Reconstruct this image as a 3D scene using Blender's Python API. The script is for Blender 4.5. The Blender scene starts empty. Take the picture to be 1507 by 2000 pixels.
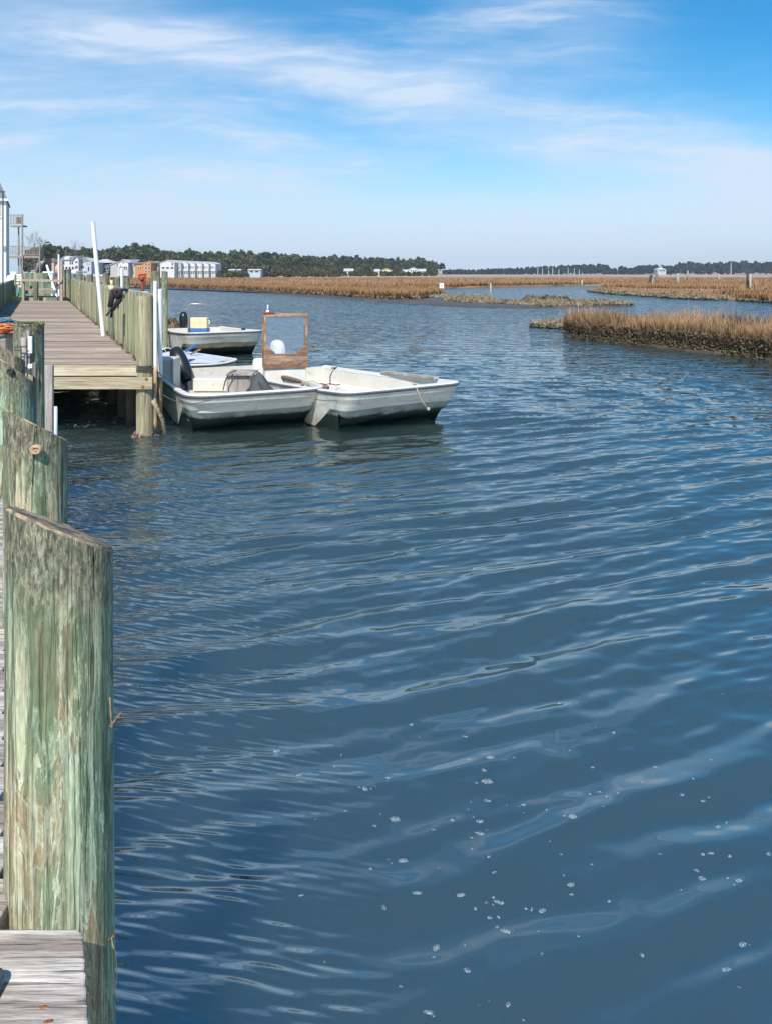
import bpy, math, random
import numpy as np
from mathutils import Vector, Matrix

R = math.radians
random.seed(7)
rng = np.random.default_rng(7)
scene = bpy.context.scene
COL = scene.collection

# ------------------------------------------------------------------ camera
CAMH = 2.55                      # eye height over the water
cam_d = bpy.data.cameras.new("camera")
cam_d.sensor_width = 36.0
cam_d.lens = 27.0
cam_d.shift_y = -0.2335
cam_d.clip_start = 0.05
cam_d.clip_end = 20000
cam = bpy.data.objects.new("camera", cam_d)
COL.objects.link(cam)
cam.location = (0, 0, CAMH)
cam.rotation_euler = (R(90), 0, 0)
scene.camera = cam

# ------------------------------------------------------------------ sun and sky
HAZE = .00022
SUN_EL, SUN_BEHIND_LEFT = 48.0, 9.0
ca, sa = math.cos(R(SUN_BEHIND_LEFT)), math.sin(R(SUN_BEHIND_LEFT))
to_sun = Vector((-sa * math.cos(R(SUN_EL)), -ca * math.cos(R(SUN_EL)), math.sin(R(SUN_EL))))
sd = bpy.data.lights.new("sun", 'SUN')
sd.energy = 4.3
sd.angle = R(0.5)
sd.color = (1.0, 0.95, 0.87)
sun = bpy.data.objects.new("sun", sd)
COL.objects.link(sun)
sun.rotation_euler = (-to_sun).to_track_quat('-Z', 'Y').to_euler()

scene.view_settings.view_transform = 'Standard'
scene.view_settings.look = 'None'
scene.view_settings.exposure = 0.42
scene.view_settings.gamma = 1.0
scene.cycles.max_bounces = 6
scene.cycles.volume_bounces = 0
scene.cycles.use_denoising = True
scene.cycles.adaptive_threshold = 0.002
scene.cycles.sample_clamp_indirect = 6.0


class NT:
    """tiny node-tree writer"""
    def __init__(self, nt):
        self.nt = nt
        nt.nodes.clear()

    def n(self, typ, ins=None, **props):
        nd = self.nt.nodes.new(typ)
        for k, v in props.items():
            setattr(nd, k, v)
        for k, v in (ins or {}).items():
            s = nd.inputs[k]
            if isinstance(v, bpy.types.NodeSocket):
                self.nt.links.new(v, s)
            elif isinstance(v, bpy.types.Node):
                self.nt.links.new(v.outputs[0], s)
            else:
                if s.type == 'RGBA' and len(v) == 3:
                    v = (*v, 1)
                s.default_value = v
        return nd

    def math(self, op, a, b=0.0, c=None, clamp=False):
        ins = {0: a, 1: b}
        if c is not None:
            ins[2] = c
        return self.n('ShaderNodeMath', ins, operation=op, use_clamp=clamp).outputs[0]

    def vmath(self, op, a, b=(0, 0, 0)):
        return self.n('ShaderNodeVectorMath', {0: a, 1: b}, operation=op).outputs[0]

    def noise(self, vec, scale=1.0, detail=4, rough=.55, dist=0.0, dim='3D'):
        return self.n('ShaderNodeTexNoise', {'Vector': vec, 'Scale': scale, 'Detail': detail,
                                             'Roughness': rough, 'Distortion': dist}).outputs['Fac']

    def map(self, vec, scale=(1, 1, 1), loc=(0, 0, 0), rot=(0, 0, 0)):
        return self.n('ShaderNodeMapping', {'Vector': vec, 'Scale': scale, 'Location': loc, 'Rotation': rot}).outputs[0]

    def ramp(self, fac, stops, interp='LINEAR'):
        nd = self.n('ShaderNodeValToRGB', {'Fac': fac})
        cr = nd.color_ramp
        cr.interpolation = interp
        while len(cr.elements) < len(stops):
            cr.elements.new(0.5)
        for e, (p, c) in zip(cr.elements, stops):
            e.position = p
            if not hasattr(c, '__len__'):
                c = (c, c, c)
            e.color = (*c[:3], 1)
        return nd.outputs[0]

    def smooth(self, v, a, b, lo=0.0, hi=1.0):
        return self.n('ShaderNodeMapRange', {'Value': v, 'From Min': a, 'From Max': b, 'To Min': lo, 'To Max': hi},
                      interpolation_type='SMOOTHSTEP').outputs[0]

    def mix(self, f, a, b, mode='MIX'):
        nd = self.nt.nodes.new('ShaderNodeMix')
        nd.data_type = 'RGBA'
        nd.blend_type = mode
        for idx, v in ((0, f), (6, a), (7, b)):
            s = nd.inputs[idx]
            if isinstance(v, bpy.types.NodeSocket):
                self.nt.links.new(v, s)
            elif idx == 0:
                s.default_value = v
            else:
                if not hasattr(v, '__len__'):
                    v = (v, v, v)
                s.default_value = (*v[:3], 1)
        return nd.outputs[2]


# sky: Nishita with thin procedural cirrus, all by direction
world = bpy.data.worlds.new("World")
scene.world = world
world.use_nodes = True
W = NT(world.node_tree)
sky = W.n('ShaderNodeTexSky', sky_type='NISHITA', sun_disc=False, sun_elevation=R(SUN_EL),
          sun_rotation=math.atan2(to_sun.x, to_sun.y), altitude=0.0, air_density=1.0, dust_density=0.5, ozone_density=2.5)
dirv = W.n('ShaderNodeTexCoord').outputs['Generated']
sep = W.n('ShaderNodeSeparateXYZ', {0: dirv})
dx, dy, dz = sep.outputs
az = W.math('DIVIDE', dx, W.math('MAXIMUM', dy, 0.08))      # tangent of the bearing
el = W.math('DIVIDE', dz, W.math('MAXIMUM', dy, 0.08))
plane = W.n('ShaderNodeCombineXYZ', {0: az, 1: el, 2: 0.0}).outputs[0]
warp = W.n('ShaderNodeTexNoise', {'Vector': W.map(plane, scale=(2.2, 4, 1)), 'Scale': 1.0, 'Detail': 4.0}).outputs['Color']
wv = W.vmath('ADD', plane, W.vmath('MULTIPLY', W.vmath('SUBTRACT', warp, (.5, .5, .5)), (.16, .09, 0)))
c1 = W.noise(W.map(wv, rot=(0, 0, R(19)), scale=(1.5, 9.0, 1), loc=(.3, .2, 0)), 1.0, 9, .58)
c2 = W.noise(W.map(wv, rot=(0, 0, R(24)), scale=(3.0, 22, 1), loc=(3, 1, 0)), 1.0, 8, .62)
c3 = W.noise(W.map(wv, rot=(0, 0, R(24)), scale=(1.6, 4.6, 1), loc=(2, 11, 0)), 1.0, 7, .6)
sb_ = W.math('ADD', el, W.math('MULTIPLY', az, .26))
sb_ = W.math('ADD', sb_, W.math('MULTIPLY', W.math('SUBTRACT', c1, .5), .10))
wid = W.smooth(az, -.45, .30, .034, .036)
off_ = W.math('DIVIDE', W.math('ABSOLUTE', W.math('SUBTRACT', sb_, .236)), wid)
band = W.math('MULTIPLY', W.smooth(off_, 2.0, .1), .44)
low = W.math('MULTIPLY', W.smooth(W.math('ADD', sb_, W.math('MULTIPLY', az, -.20)), .17, .03), .26)
wisp = W.math('MULTIPLY', W.smooth(c3, .40, .64), .44)
cl = W.math('ADD', W.math('ADD', band, low), W.math('ADD', wisp, .06))
cl = W.math('ADD', cl, W.smooth(az, .15, -.5, 0.0, .12))
cl = W.math('MULTIPLY', cl, W.math('ADD', .70, W.math('MULTIPLY', W.smooth(c2, .32, .70), .6)))
cl = W.math('ADD', cl, W.math('MULTIPLY', W.smooth(c2, .48, .72), W.math('MULTIPLY', W.smooth(c3, .25, .6), .40)))
clear = W.math('MULTIPLY', W.smooth(W.math('ADD', az, W.math('MULTIPLY', W.math('SUBTRACT', c3, .5), .3)), .20, .46), W.smooth(sb_, .27, .36))
cl = W.math('MULTIPLY', cl, W.math('SUBTRACT', 1.0, W.math('MULTIPLY', clear, .88)))
cl = W.math('ADD', W.math('MULTIPLY', cl, W.smooth(el, .35, .8, 1.0, .0)), W.smooth(el, .34, 1.2, 0.06, .09))
high = 1.0
cl = W.math('MULTIPLY', cl, W.math('MULTIPLY', high, W.smooth(dy, -.1, .35, .35, 1.0)), clamp=True)
hs = W.n('ShaderNodeHueSaturation', {'Hue': .492, 'Saturation': 1.55, 'Value': 1.0, 'Color': sky.outputs[0]}).outputs[0]
hz_ = W.smooth(el, .20, .0, 0.0, .85)
hs = W.mix(hz_, hs, (3.6, 4.75, 6.1))
skyc = W.mix(W.math('MULTIPLY', cl, .92), hs, (4.5, 5.3, 6.4))
bg = W.n('ShaderNodeBackground', {'Color': skyc, 'Strength': 0.115})
W.n('ShaderNodeOutputWorld', {'Surface': bg})


# ------------------------------------------------------------------ helpers
def P(px, py, d):
    """point seen at pixel (px,py) of the 1507x2000 photograph at depth d"""
    return Vector(((px - 753.5) / 1500 * d, d, CAMH - (py - 533) / 1500 * d))


def W2(px, py, z=0.0):
    """plan position of a point of height z seen at pixel (px,py)"""
    d = (CAMH - z) * 1500 / (py - 533)
    return ((px - 753.5) / 1500 * d, d)


WLOC = {}


def tag(o, label=None, cat=None, group=None, kind=None):
    if label: o['label'] = label
    if cat: o['category'] = cat
    if group: o['group'] = group
    if kind: o['kind'] = kind
    return o


def empty(name, loc, label=None, cat=None, group=None):
    o = bpy.data.objects.new(name, None)
    COL.objects.link(o)
    o.location = loc
    o.empty_display_size = .2
    WLOC[o.name] = Vector(loc)
    return tag(o, label, cat, group)


def link(name, me, mats, parent=None, wloc=(0, 0, 0), origin=None):
    for m in (mats if isinstance(mats, (list, tuple)) else [mats]):
        me.materials.append(m)
    o = bpy.data.objects.new(name, me)
    COL.objects.link(o)
    if parent is not None:
        o.parent = parent
        WLOC[o.name] = WLOC[parent.name].copy()
    else:
        o.location = wloc
        WLOC[o.name] = Vector(wloc)
    return o


class MB:
    """collects shapes in world coordinates, links them as one mesh"""
    def __init__(self):
        self.v, self.f, self.mi, self.cur = [], [], [], 0

    def add(self, vs, fs):
        o = len(self.v)
        self.v += [tuple(p) for p in vs]
        self.f += [tuple(i + o for i in f) for f in fs]
        self.mi += [self.cur] * len(fs)
        return self

    def box(self, x0, x1, y0, y1, z0, z1, M=None):
        vs = [Vector((x, y, z)) for z in (z0, z1) for y in (y0, y1) for x in (x0, x1)]
        if M is not None: vs = [M @ p for p in vs]
        return self.add(vs, [(0, 2, 3, 1), (4, 5, 7, 6), (0, 1, 5, 4), (2, 6, 7, 3), (0, 4, 6, 2), (1, 3, 7, 5)])

    def bar(self, a, b, w, h=None, up=(0, 0, 1)):
        """rectangular bar from a to b"""
        a, b = Vector(a), Vector(b)
        h = h or w
        t = (b - a).normalized()
        up = Vector(up)
        s = t.cross(up)
        if s.length < 1e-4: s = t.cross(Vector((1, 0, 0)))
        s.normalize()
        u = s.cross(t)
        vs = [p + s * i * w / 2 + u * j * h / 2 for p in (a, b) for j in (-1, 1) for i in (-1, 1)]
        return self.add(vs, [(0, 1, 3, 2), (4, 6, 7, 5), (0, 4, 5, 1), (2, 3, 7, 6), (0, 2, 6, 4), (1, 5, 7, 3)])

    def tube(self, pts, r, n=8, caps=True):
        pts = [Vector(p) for p in pts]
        rs = r if hasattr(r, '__len__') else [r] * len(pts)
        vs, fs = [], []
        prev = None
        for i, p in enumerate(pts):
            t = (pts[min(i + 1, len(pts) - 1)] - pts[max(i - 1, 0)]).normalized()
            if prev is None:
                a = t.cross(Vector((0, 0, 1)))
                if a.length < .1: a = t.cross(Vector((1, 0, 0)))
            else:
                a = prev - t * prev.dot(t)
            a.normalize()
            prev = a
            b = t.cross(a)
            for k in range(n):
                w = 2 * math.pi * k / n
                vs.append(p + (a * math.cos(w) + b * math.sin(w)) * rs[i])
        for i in range(len(pts) - 1):
            for k in range(n):
                k2 = (k + 1) % n
                fs.append((i * n + k, i * n + k2, (i + 1) * n + k2, (i + 1) * n + k))
        if caps:
            fs.append(tuple(range(n))[::-1])
            fs.append(tuple(range((len(pts) - 1) * n, len(pts) * n)))
        return self.add(vs, fs)

    def prism(self, poly, ax, depth, M=None):
        """poly: list of (u,v); ax 'y' -> (x,z) outline pushed along y, 'z' -> (x,y) outline pushed along z, 'x' -> (y,z)"""
        d0, d1 = depth
        def mk(u, v, d):
            p = {'y': (u, d, v), 'z': (u, v, d), 'x': (d, u, v)}[ax]
            p = Vector(p)
            return M @ p if M is not None else p
        n = len(poly)
        vs = [mk(u, v, d0) for u, v in poly] + [mk(u, v, d1) for u, v in poly]
        fs = [tuple(range(n)), tuple(range(2 * n - 1, n - 1, -1))]
        fs += [(i, i + n, (i + 1) % n + n, (i + 1) % n) for i in range(n)]
        return self.add(vs, fs)

    def ball(self, c, r, nu=10, nv=7, M=None, jit=0.0, zmin=-1):
        rx, ry, rz = r if hasattr(r, '__len__') else (r, r, r)
        vs, fs = [], []
        for j in range(nv + 1):
            th = math.pi * j / nv
            for i in range(nu):
                ph = 2 * math.pi * i / nu
                k = 1 + random.uniform(-jit, jit)
                p = Vector((rx * math.sin(th) * math.cos(ph) * k, ry * math.sin(th) * math.sin(ph) * k, rz * math.cos(th) * k))
                if M is not None: p = M @ p
                vs.append(Vector(c) + p)
        for j in range(nv):
            for i in range(nu):
                i2 = (i + 1) % nu
                fs.append((j * nu + i, (j + 1) * nu + i, (j + 1) * nu + i2, j * nu + i2))
        return self.add(vs, fs)

    def build(self, name, mat, parent=None, smooth=False, loc=None, bevel=0.0, recalc=True):
        off = WLOC[parent.name] if parent is not None else (Vector(loc) if loc is not None else Vector((0, 0, 0)))
        me = bpy.data.meshes.new(name)
        me.from_pydata([(x - off.x, y - off.y, z - off.z) for x, y, z in self.v], [], self.f)
        me.polygons.foreach_set('material_index', self.mi)
        if smooth:
            me.polygons.foreach_set('use_smooth', [True] * len(me.polygons))
        me.update()
        if recalc:
            import bmesh
            bm = bmesh.new(); bm.from_mesh(me)
            bmesh.ops.recalc_face_normals(bm, faces=bm.faces)
            bm.to_mesh(me); bm.free()
        o = link(name, me, mat, parent, off)
        if smooth == 'auto' or (smooth and smooth is not True):
            pass
        if bevel:
            b = o.modifiers.new('bevel', 'BEVEL')
            b.width = bevel; b.segments = 2; b.limit_method = 'ANGLE'; b.angle_limit = R(40)
        return o


def np_mesh(name, verts, faces, mat, parent=None, smooth=False, loc=(0, 0, 0)):
    """verts (n,3), faces (m,k) arrays"""
    me = bpy.data.meshes.new(name)
    nv, (nf, k) = len(verts), faces.shape
    me.vertices.add(nv)
    me.vertices.foreach_set('co', (np.asarray(verts, float) - np.array(loc)).astype(np.float32).ravel())
    me.loops.add(nf * k)
    me.loops.foreach_set('vertex_index', faces.astype(np.int32).ravel())
    me.polygons.add(nf)
    me.polygons.foreach_set('loop_start', np.arange(0, nf * k, k, dtype=np.int32))
    me.polygons.foreach_set('loop_total', np.full(nf, k, dtype=np.int32))
    if smooth:
        me.polygons.foreach_set('use_smooth', np.ones(nf, bool))
    me.update()
    me.validate()
    return link(name, me, mat, parent, loc)


# ------------------------------------------------------------------ materials
MATS = {}


def newmat(name):
    m = bpy.data.materials.new(name)
    m.use_nodes = True
    MATS[name] = m
    return m, NT(m.node_tree)


def finish(t, col, rough=.8, bump=None, bstr=.4, bdist=.01, spec=.5, metal=0.0, **kw):
    ins = {'Base Color': col, 'Roughness': rough, 'Metallic': metal, 'Specular IOR Level': spec}
    ins.update(kw)
    if bump is not None:
        ins['Normal'] = t.n('ShaderNodeBump', {'Height': bump, 'Strength': bstr, 'Distance': bdist}).outputs[0]
    b = t.n('ShaderNodeBsdfPrincipled', ins)
    t.n('ShaderNodeOutputMaterial', {'Surface': b})
    return b


def objco(t, per=True):
    """object coordinates, shifted per object so copies do not repeat"""
    co = t.n('ShaderNodeTexCoord').outputs['Object']
    if per:
        rnd = t.n('ShaderNodeObjectInfo').outputs['Random']
        co = t.vmath('ADD', co, t.n('ShaderNodeCombineXYZ', {0: t.math('MULTIPLY', rnd, 37.0), 1: t.math('MULTIPLY', rnd, 91.0), 2: t.math('MULTIPLY', rnd, 53.0)}).outputs[0])
    return co


def plain(name, c, rough=.6, var=.25, scale=3.0, bstr=.15, spec=.4, metal=0.0, dirt=None, dscale=2.0, dlo=.5, dhi=.7, stretch=(1, 1, 1)):
    m, t = newmat(name)
    co = t.map(objco(t), scale=stretch)
    n = t.noise(co, scale, 6, .6)
    c = Vector(c)
    col = t.ramp(n, [(.3, tuple(c * (1 - var))), (.7, tuple(c * (1 + var * .6)))])
    if dirt is not None:
        dn = t.noise(co, dscale, 7, .7, .4)
        col = t.mix(t.smooth(dn, dlo, dhi), col, dirt)
    finish(t, col, rough, n, bstr, .01, spec, metal)
    return m


def pile_mat(name, cool=1.0):
    m, t = newmat(name)
    co = objco(t)
    raw = t.n('ShaderNodeTexCoord').outputs['Object']
    z = t.n('ShaderNodeSeparateXYZ', {0: raw}).outputs[2]
    a = t.noise(t.map(co, scale=(17, 17, 2.2)), 1.0, 9, .66, .9)
    st = t.noise(t.map(co, scale=(55, 55, 1.6)), 1.0, 5, .6)
    b = t.noise(t.map(co, scale=(6, 6, 1.6), loc=(5, 2, 9)), 1.0, 6, .6, .9)
    b = t.math('ADD', b, t.smooth(z, -.35, -1.05, -.03, .09))
    g = t.noise(t.map(co, scale=(1.3, 1.3, .7), loc=(1, 7, 3)), 1.0, 3)
    pale = t.ramp(g, [(.38, (.27, .38, .27)), (.5, (.35, .39, .25)), (.6, (.42, .35, .23))])
    green = t.ramp(b, [(.38, (.105, .175, .115)), (.48, (.15, .20, .11)), (.55, (.20, .175, .10)), (.64, (.27, .19, .105))])
    mask = t.smooth(a, .478, .492)
    deep = t.smooth(a, .555, .57)
    col = t.mix(t.math('MULTIPLY', mask, .85), pale, green)
    col = t.mix(t.math('MULTIPLY', deep, .4), col, (.075, .095, .05))
    # pale feathered rim where one weathered layer ends
    rim = t.math('SUBTRACT', 1.0, t.math('MULTIPLY', t.math('ABSOLUTE', t.math('SUBTRACT', a, .474)), 60.0), clamp=True)
    col = t.mix(t.math('MULTIPLY', rim, .6), col, (.56, .60, .45))
    rim3 = t.math('SUBTRACT', 1.0, t.math('MULTIPLY', t.math('ABSOLUTE', t.math('SUBTRACT', a, .548)), 70.0), clamp=True)
    col = t.mix(t.math('MULTIPLY', rim3, .5), col, (.46, .50, .36))
    rim2 = t.math('SUBTRACT', 1.0, t.math('MULTIPLY', t.math('ABSOLUTE', t.math('SUBTRACT', b, .57)), 45.0), clamp=True)
    col = t.mix(t.math('MULTIPLY', rim2, .5), col, (.47, .49, .34))
    col = t.mix(.75, col, t.ramp(st, [(.30, .32), (.5, 1.0), (.70, 1.55)]), 'MULTIPLY')
    spk = t.noise(t.map(co, scale=(150, 150, 22)), 1.0, 4, .6)
    col = t.mix(.6, col, t.ramp(spk, [(.32, .55), (.5, 1.0), (.68, 1.4)]), 'MULTIPLY')
    # drying cracks along the grain
    ck = t.noise(t.map(co, scale=(19, 19, .55), loc=(0, 0, 4)), 1.0, 4, .5, .2)
    ckm = t.smooth(t.noise(t.map(co, scale=(7, 7, 1.1), loc=(6, 0, 4)), 1.0, 3, .5), .46, .58)
    crack = t.math('SUBTRACT', 1.0, t.math('MULTIPLY', t.math('ABSOLUTE', t.math('SUBTRACT', ck, .53)), 60.0), clamp=True)
    crack = t.math('MULTIPLY', crack, t.math('ADD', .3, ckm))
    col = t.mix(t.math('MULTIPLY', crack, .85), col, (.035, .03, .02))
    # grey black lichen that starts at the sawn top
    top = t.math('ADD', z, t.math('MULTIPLY', t.math('SUBTRACT', t.noise(t.map(co, scale=(9, 9, 2.2)), 1.0, 6, .65), .5), .75))
    lich = t.smooth(top, -.34, -.04)
    sp = t.noise(t.map(co, scale=(95, 95, 26)), 1.0, 6, .75, .5)
    col = t.mix(t.math('MULTIPLY', lich, .8), col, t.ramp(sp, [(.40, (.035, .032, .022)), (.5, (.13, .118, .08)), (.62, (.36, .34, .24))]))
    h = t.math('ADD', t.math('MULTIPLY', st, .6), t.math('SUBTRACT', t.math('MULTIPLY', mask, .3), t.math('MULTIPLY', crack, 1.6)))
    finish(t, col, .85, h, .55, .012, .25)
    return m


def wood(name, cols, grain=(1.2, 30, 30), gs=1.0, crackc=(.05, .045, .04), cstr=.7, rough=.85, ln=0.35, knots=False, plank=None, bstr=.4):
    """weathered wood, grain along local x by default"""
    m, t = newmat(name)
    co = objco(t)
    # per-board
    if plank:   # offset the grain from board to board
        raw = t.n('ShaderNodeTexCoord').outputs['Object']
        yy = t.n('ShaderNodeSeparateXYZ', {0: raw}).outputs[1]
        idx = t.math('FLOOR', t.math('DIVIDE', yy, plank))
        wn = t.n('ShaderNodeTexWhiteNoise', {'W': idx}, noise_dimensions='1D').outputs['Value']
        co = t.vmath('ADD', co, t.n('ShaderNodeCombineXYZ', {0: t.math('MULTIPLY', wn, 40.0), 1: 0.0, 2: 0.0}).outputs[0])
    fine = t.noise(t.map(co, scale=grain), gs, 7, .66, .25)
    broad = t.noise(t.map(co, scale=tuple(s * .22 for s in grain)), gs, 3, .5)
    col = t.ramp(broad, [(.40, cols[0]), (.5, cols[1]), (.60, cols[2])])
    col = t.mix(.8, col, t.ramp(fine, [(.3, .45), (.5, 1.0), (.72, 1.4)]), 'MULTIPLY')
    if plank:
        col = t.mix(1.0, col, t.ramp(wn, [(0, .72), (.5, 1.0), (1, 1.18)]), 'MULTIPLY')
    spk = t.noise(t.map(co, scale=tuple(s * 3.1 for s in grain), loc=(5, 1, 2)), gs, 5, .7)
    col = t.mix(.65, col, t.ramp(spk, [(.36, .5), (.5, 1.0), (.66, 1.35)]), 'MULTIPLY')
    g2 = tuple(s * (.35 if s == min(grain) else 1.3) for s in grain)
    ck = t.noise(t.map(co, scale=g2, loc=(3, 3, 3)), gs, 4, .55, .3)
    crack = t.smooth(ck, ln, ln - .05)
    col = t.mix(t.math('MULTIPLY', crack, cstr), col, crackc)
    finish(t, col, rough, t.math('SUBTRACT', fine, t.math('MULTIPLY', crack, .8)), bstr, .006, .25)
    return m


M_pile = pile_mat('weathered_pile')
M_endgrain = plain('end_grain', (.42, .30, .19), .9, .45, 30, .5, dirt=(.10, .09, .07), dscale=14, dlo=.44, dhi=.58)
M_deckboard = wood('grey_deck_board', [(.27, .225, .195), (.40, .355, .315), (.55, .505, .455)], grain=(5.0, 75, 60), ln=.41, crackc=(.09, .07, .06), bstr=.8)
M_walk = wood('walkway_boards', [(.25, .19, .15), (.345, .275, .22), (.43, .36, .30)], grain=(.6, 9, 12), ln=.33, plank=.146, crackc=(.11, .085, .07), cstr=.6)
M_fresh = wood('treated_lumber', [(.34, .29, .19), (.45, .385, .265), (.53, .47, .34)], grain=(1.1, 22, 22), ln=.32, cstr=.5)
M_greenboard = wood('green_treated_board', [(.10, .155, .105), (.20, .245, .155), (.33, .33, .21)], grain=(16, 16, .7), ln=.37, cstr=.6, crackc=(.05, .06, .035))
M_fence = wood('bulkhead_timber', [(.19, .25, .15), (.36, .36, .21), (.46, .38, .24)], grain=(15, 15, 1.0), ln=.405, cstr=.9, crackc=(.05, .05, .028))
M_tanpile = wood('tan_piling', [(.30, .27, .17), (.42, .37, .24), (.50, .44, .30)], grain=(15, 15, 1.0), ln=.40, cstr=.85, crackc=(.06, .05, .03))
M_greyplank = wood('grey_plank', [(.28, .25, .23), (.36, .33, .30), (.43, .40, .37)], grain=(26, 26, 1.4), ln=.36, cstr=.6)
M_brownwood = wood('varnished_wood', [(.22, .125, .075), (.32, .19, .12), (.42, .28, .19)], grain=(1.5, 14, 26), ln=.33, cstr=.5, rough=.55)
M_darkwood = plain('shaded_timber', (.07, .06, .045), .9, .4, 8, .4)  # near-black tone includes the shade under the docks; also plain dark wood
M_pvc = plain('white_pvc', (.80, .80, .80), .35, .04, 2, .05, dirt=(.55, .50, .42), dscale=3, dlo=.6, dhi=.8)
M_pvcstain = plain('stained_pvc', (.45, .30, .17), .7, .5, 9, .3, dirt=(.10, .08, .06), dscale=6, dlo=.45, dhi=.6, stretch=(1, 1, .4))
M_black = plain('black_plastic', (.018, .02, .026), .28, .3, 3, .05)
M_navy = plain('navy_iron', (.045, .06, .085), .45, .3, 30, .2, dirt=(.45, .20, .06), dscale=9, dlo=.62, dhi=.68)
M_rubber = plain('black_rubber', (.022, .017, .024), .75, .3, 12, .3)
M_tarp = plain('grey_tarp', (.055, .058, .066), .65, .35, 7, .7)
M_red = plain('red_paint', (.30, .05, .035), .7, .5, 14, .5)
M_blue = plain('blue_plastic', (.05, .16, .42), .5, .2, 5, .1)
M_bluecloth = plain('pale_blue_cloth', (.50, .56, .66), .8, .2, 5, .3)
M_orange = plain('orange_rope', (.62, .20, .07), .8, .4, 60, .6)
M_rope = plain('tan_rope', (.42, .36, .25), .9, .3, 60, .6)
M_darkrope = plain('dark_rope', (.09, .085, .075), .9, .3, 60, .6)
M_white = plain('white_paint', (.80, .80, .78), .5, .06, 2, .05)
M_motorwhite = plain('white_cowling', (.82, .83, .84), .25, .05, 2, .02)
M_steel = plain('galvanised_steel', (.45, .46, .47), .4, .15, 10, .1, metal=.7)
M_cream = plain('cream_box', (.72, .60, .38), .6, .12, 6, .1, dirt=(.45, .32, .16), dscale=4, dlo=.58, dhi=.75)
M_yellow = plain('yellow_plastic', (.80, .66, .16), .5, .15, 5, .1)
M_green = plain('green_plastic', (.02, .26, .12), .5, .3, 7, .1)
M_maroon = plain('maroon_plastic', (.10, .02, .04), .5, .3, 7, .1)
M_palepipe = plain('pale_blue_pipe', (.55, .62, .72), .4, .1, 5, .1)
M_oyster = plain('oyster_shell', (.30, .27, .19), .9, .6, 25, .7, dirt=(.07, .065, .04), dscale=5, dlo=.45, dhi=.62)
M_mud = plain('wet_mud', (.075, .062, .048), .55, .4, 1.2, .5, dirt=(.14, .12, .085), dscale=.5, dlo=.5, dhi=.7)
M_barn = plain('barnacle_crust', (.20, .10, .07), .9, .5, 30, .8, dirt=(.42, .36, .30), dscale=40, dlo=.5, dhi=.6)
M_rust = plain('rust', (.30, .10, .04), .9, .4, 40, .5)


def hull_mat():
    m, t = newmat('dirty_fibreglass')
    co = objco(t)
    raw = t.n('ShaderNodeTexCoord').outputs['Object']
    z = t.n('ShaderNodeSeparateXYZ', {0: raw}).outputs[2]
    n = t.noise(co, 2.2, 6, .6)
    col = t.ramp(n, [(.3, (.50, .50, .45)), (.6, (.62, .62, .57))])
    low = t.math('ADD', z, t.math('MULTIPLY', t.math('SUBTRACT', t.noise(t.map(co, scale=(7, 7, 1.4)), 1, 5, .6), .5), .5))
    col = t.mix(t.math('MULTIPLY', t.smooth(low, .34, .08), .7), col, (.33, .28, .19))
    rs = t.noise(t.map(co, scale=(5, 5, .5)), 1, 4, .6)
    col = t.mix(t.math('MULTIPLY', t.math('MULTIPLY', t.smooth(rs, .60, .70), t.smooth(z, .55, .2)), .8), col, (.42, .20, .08))
    sp = t.noise(co, 38, 3, .6)
    col = t.mix(t.math('MULTIPLY', t.smooth(sp, .64, .72), .6), col, (.14, .13, .11))
    sm = t.noise(t.map(co, scale=(1.2, 1.2, 5), loc=(3, 3, 3)), 2.0, 7, .7)
    col = t.mix(t.math('MULTIPLY', t.smooth(sm, .47, .62), .55), col, (.40, .385, .34))
    dr = t.noise(t.map(co, scale=(16, 16, .7), loc=(8, 3, 3)), 1.0, 4, .6)
    col = t.mix(t.math('MULTIPLY', t.smooth(dr, .58, .68), .45), col, (.30, .27, .20))
    finish(t, col, .42, n, .08, .01, .4)
    return m


def bottom_mat(name, hi, lo):
    m, t = newmat(name)
    co = objco(t)
    raw = t.n('ShaderNodeTexCoord').outputs['Object']
    z = t.n('ShaderNodeSeparateXYZ', {0: raw}).outputs[2]
    n = t.noise(t.map(co, scale=(3, 3, 6)), 1.5, 6, .65)
    col = t.mix(t.smooth(t.math('ADD', z, t.math('MULTIPLY', t.math('SUBTRACT', n, .5), .10)), .27, .33), lo, hi)  # antifouling, with underside shade and water bounce put into the two bands
    col = t.mix(.8, col, t.ramp(n, [(.3, .55), (.7, 1.4)]), 'MULTIPLY')
    finish(t, col, .5, n, .3, .01, .4)
    return m


M_hull = hull_mat()
M_bottom_g = bottom_mat('antifouling_shade_green', (.22, .26, .245), (.012, .028, .026))
M_bottom_o = bottom_mat('antifouling_shade_olive', (.26, .24, .15), (.015, .02, .018))
M_deckw = plain('cockpit_white', (.62, .60, .54), .5, .08, 3, .05, dirt=(.40, .34, .24), dscale=3.5, dlo=.55, dhi=.75)
M_rail = plain('rub_rail', (.14, .14, .15), .6, .3, 12, .2)
M_railtop = plain('gunwale_white', (.68, .67, .63), .45, .06, 6, .1, dirt=(.35, .30, .26), dscale=11, dlo=.62, dhi=.72)
M_glass, _t = newmat('clear_windscreen')
_tr = _t.n('ShaderNodeBsdfTransparent', {'Color': (.93, .95, .97)})
_gl = _t.n('ShaderNodeBsdfGlossy', {'Color': (1, 1, 1), 'Roughness': .05})
_df = _t.n('ShaderNodeBsdfDiffuse', {'Color': (.42, .52, .64)})
_m1 = _t.n('ShaderNodeMixShader', {0: .17, 1: _tr, 2: _df})
_m2 = _t.n('ShaderNodeMixShader', {0: _t.n('ShaderNodeFresnel', {'IOR': 1.45}).outputs[0], 1: _m1, 2: _gl})
_t.n('ShaderNodeOutputMaterial', {'Surface': _m2})
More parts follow.
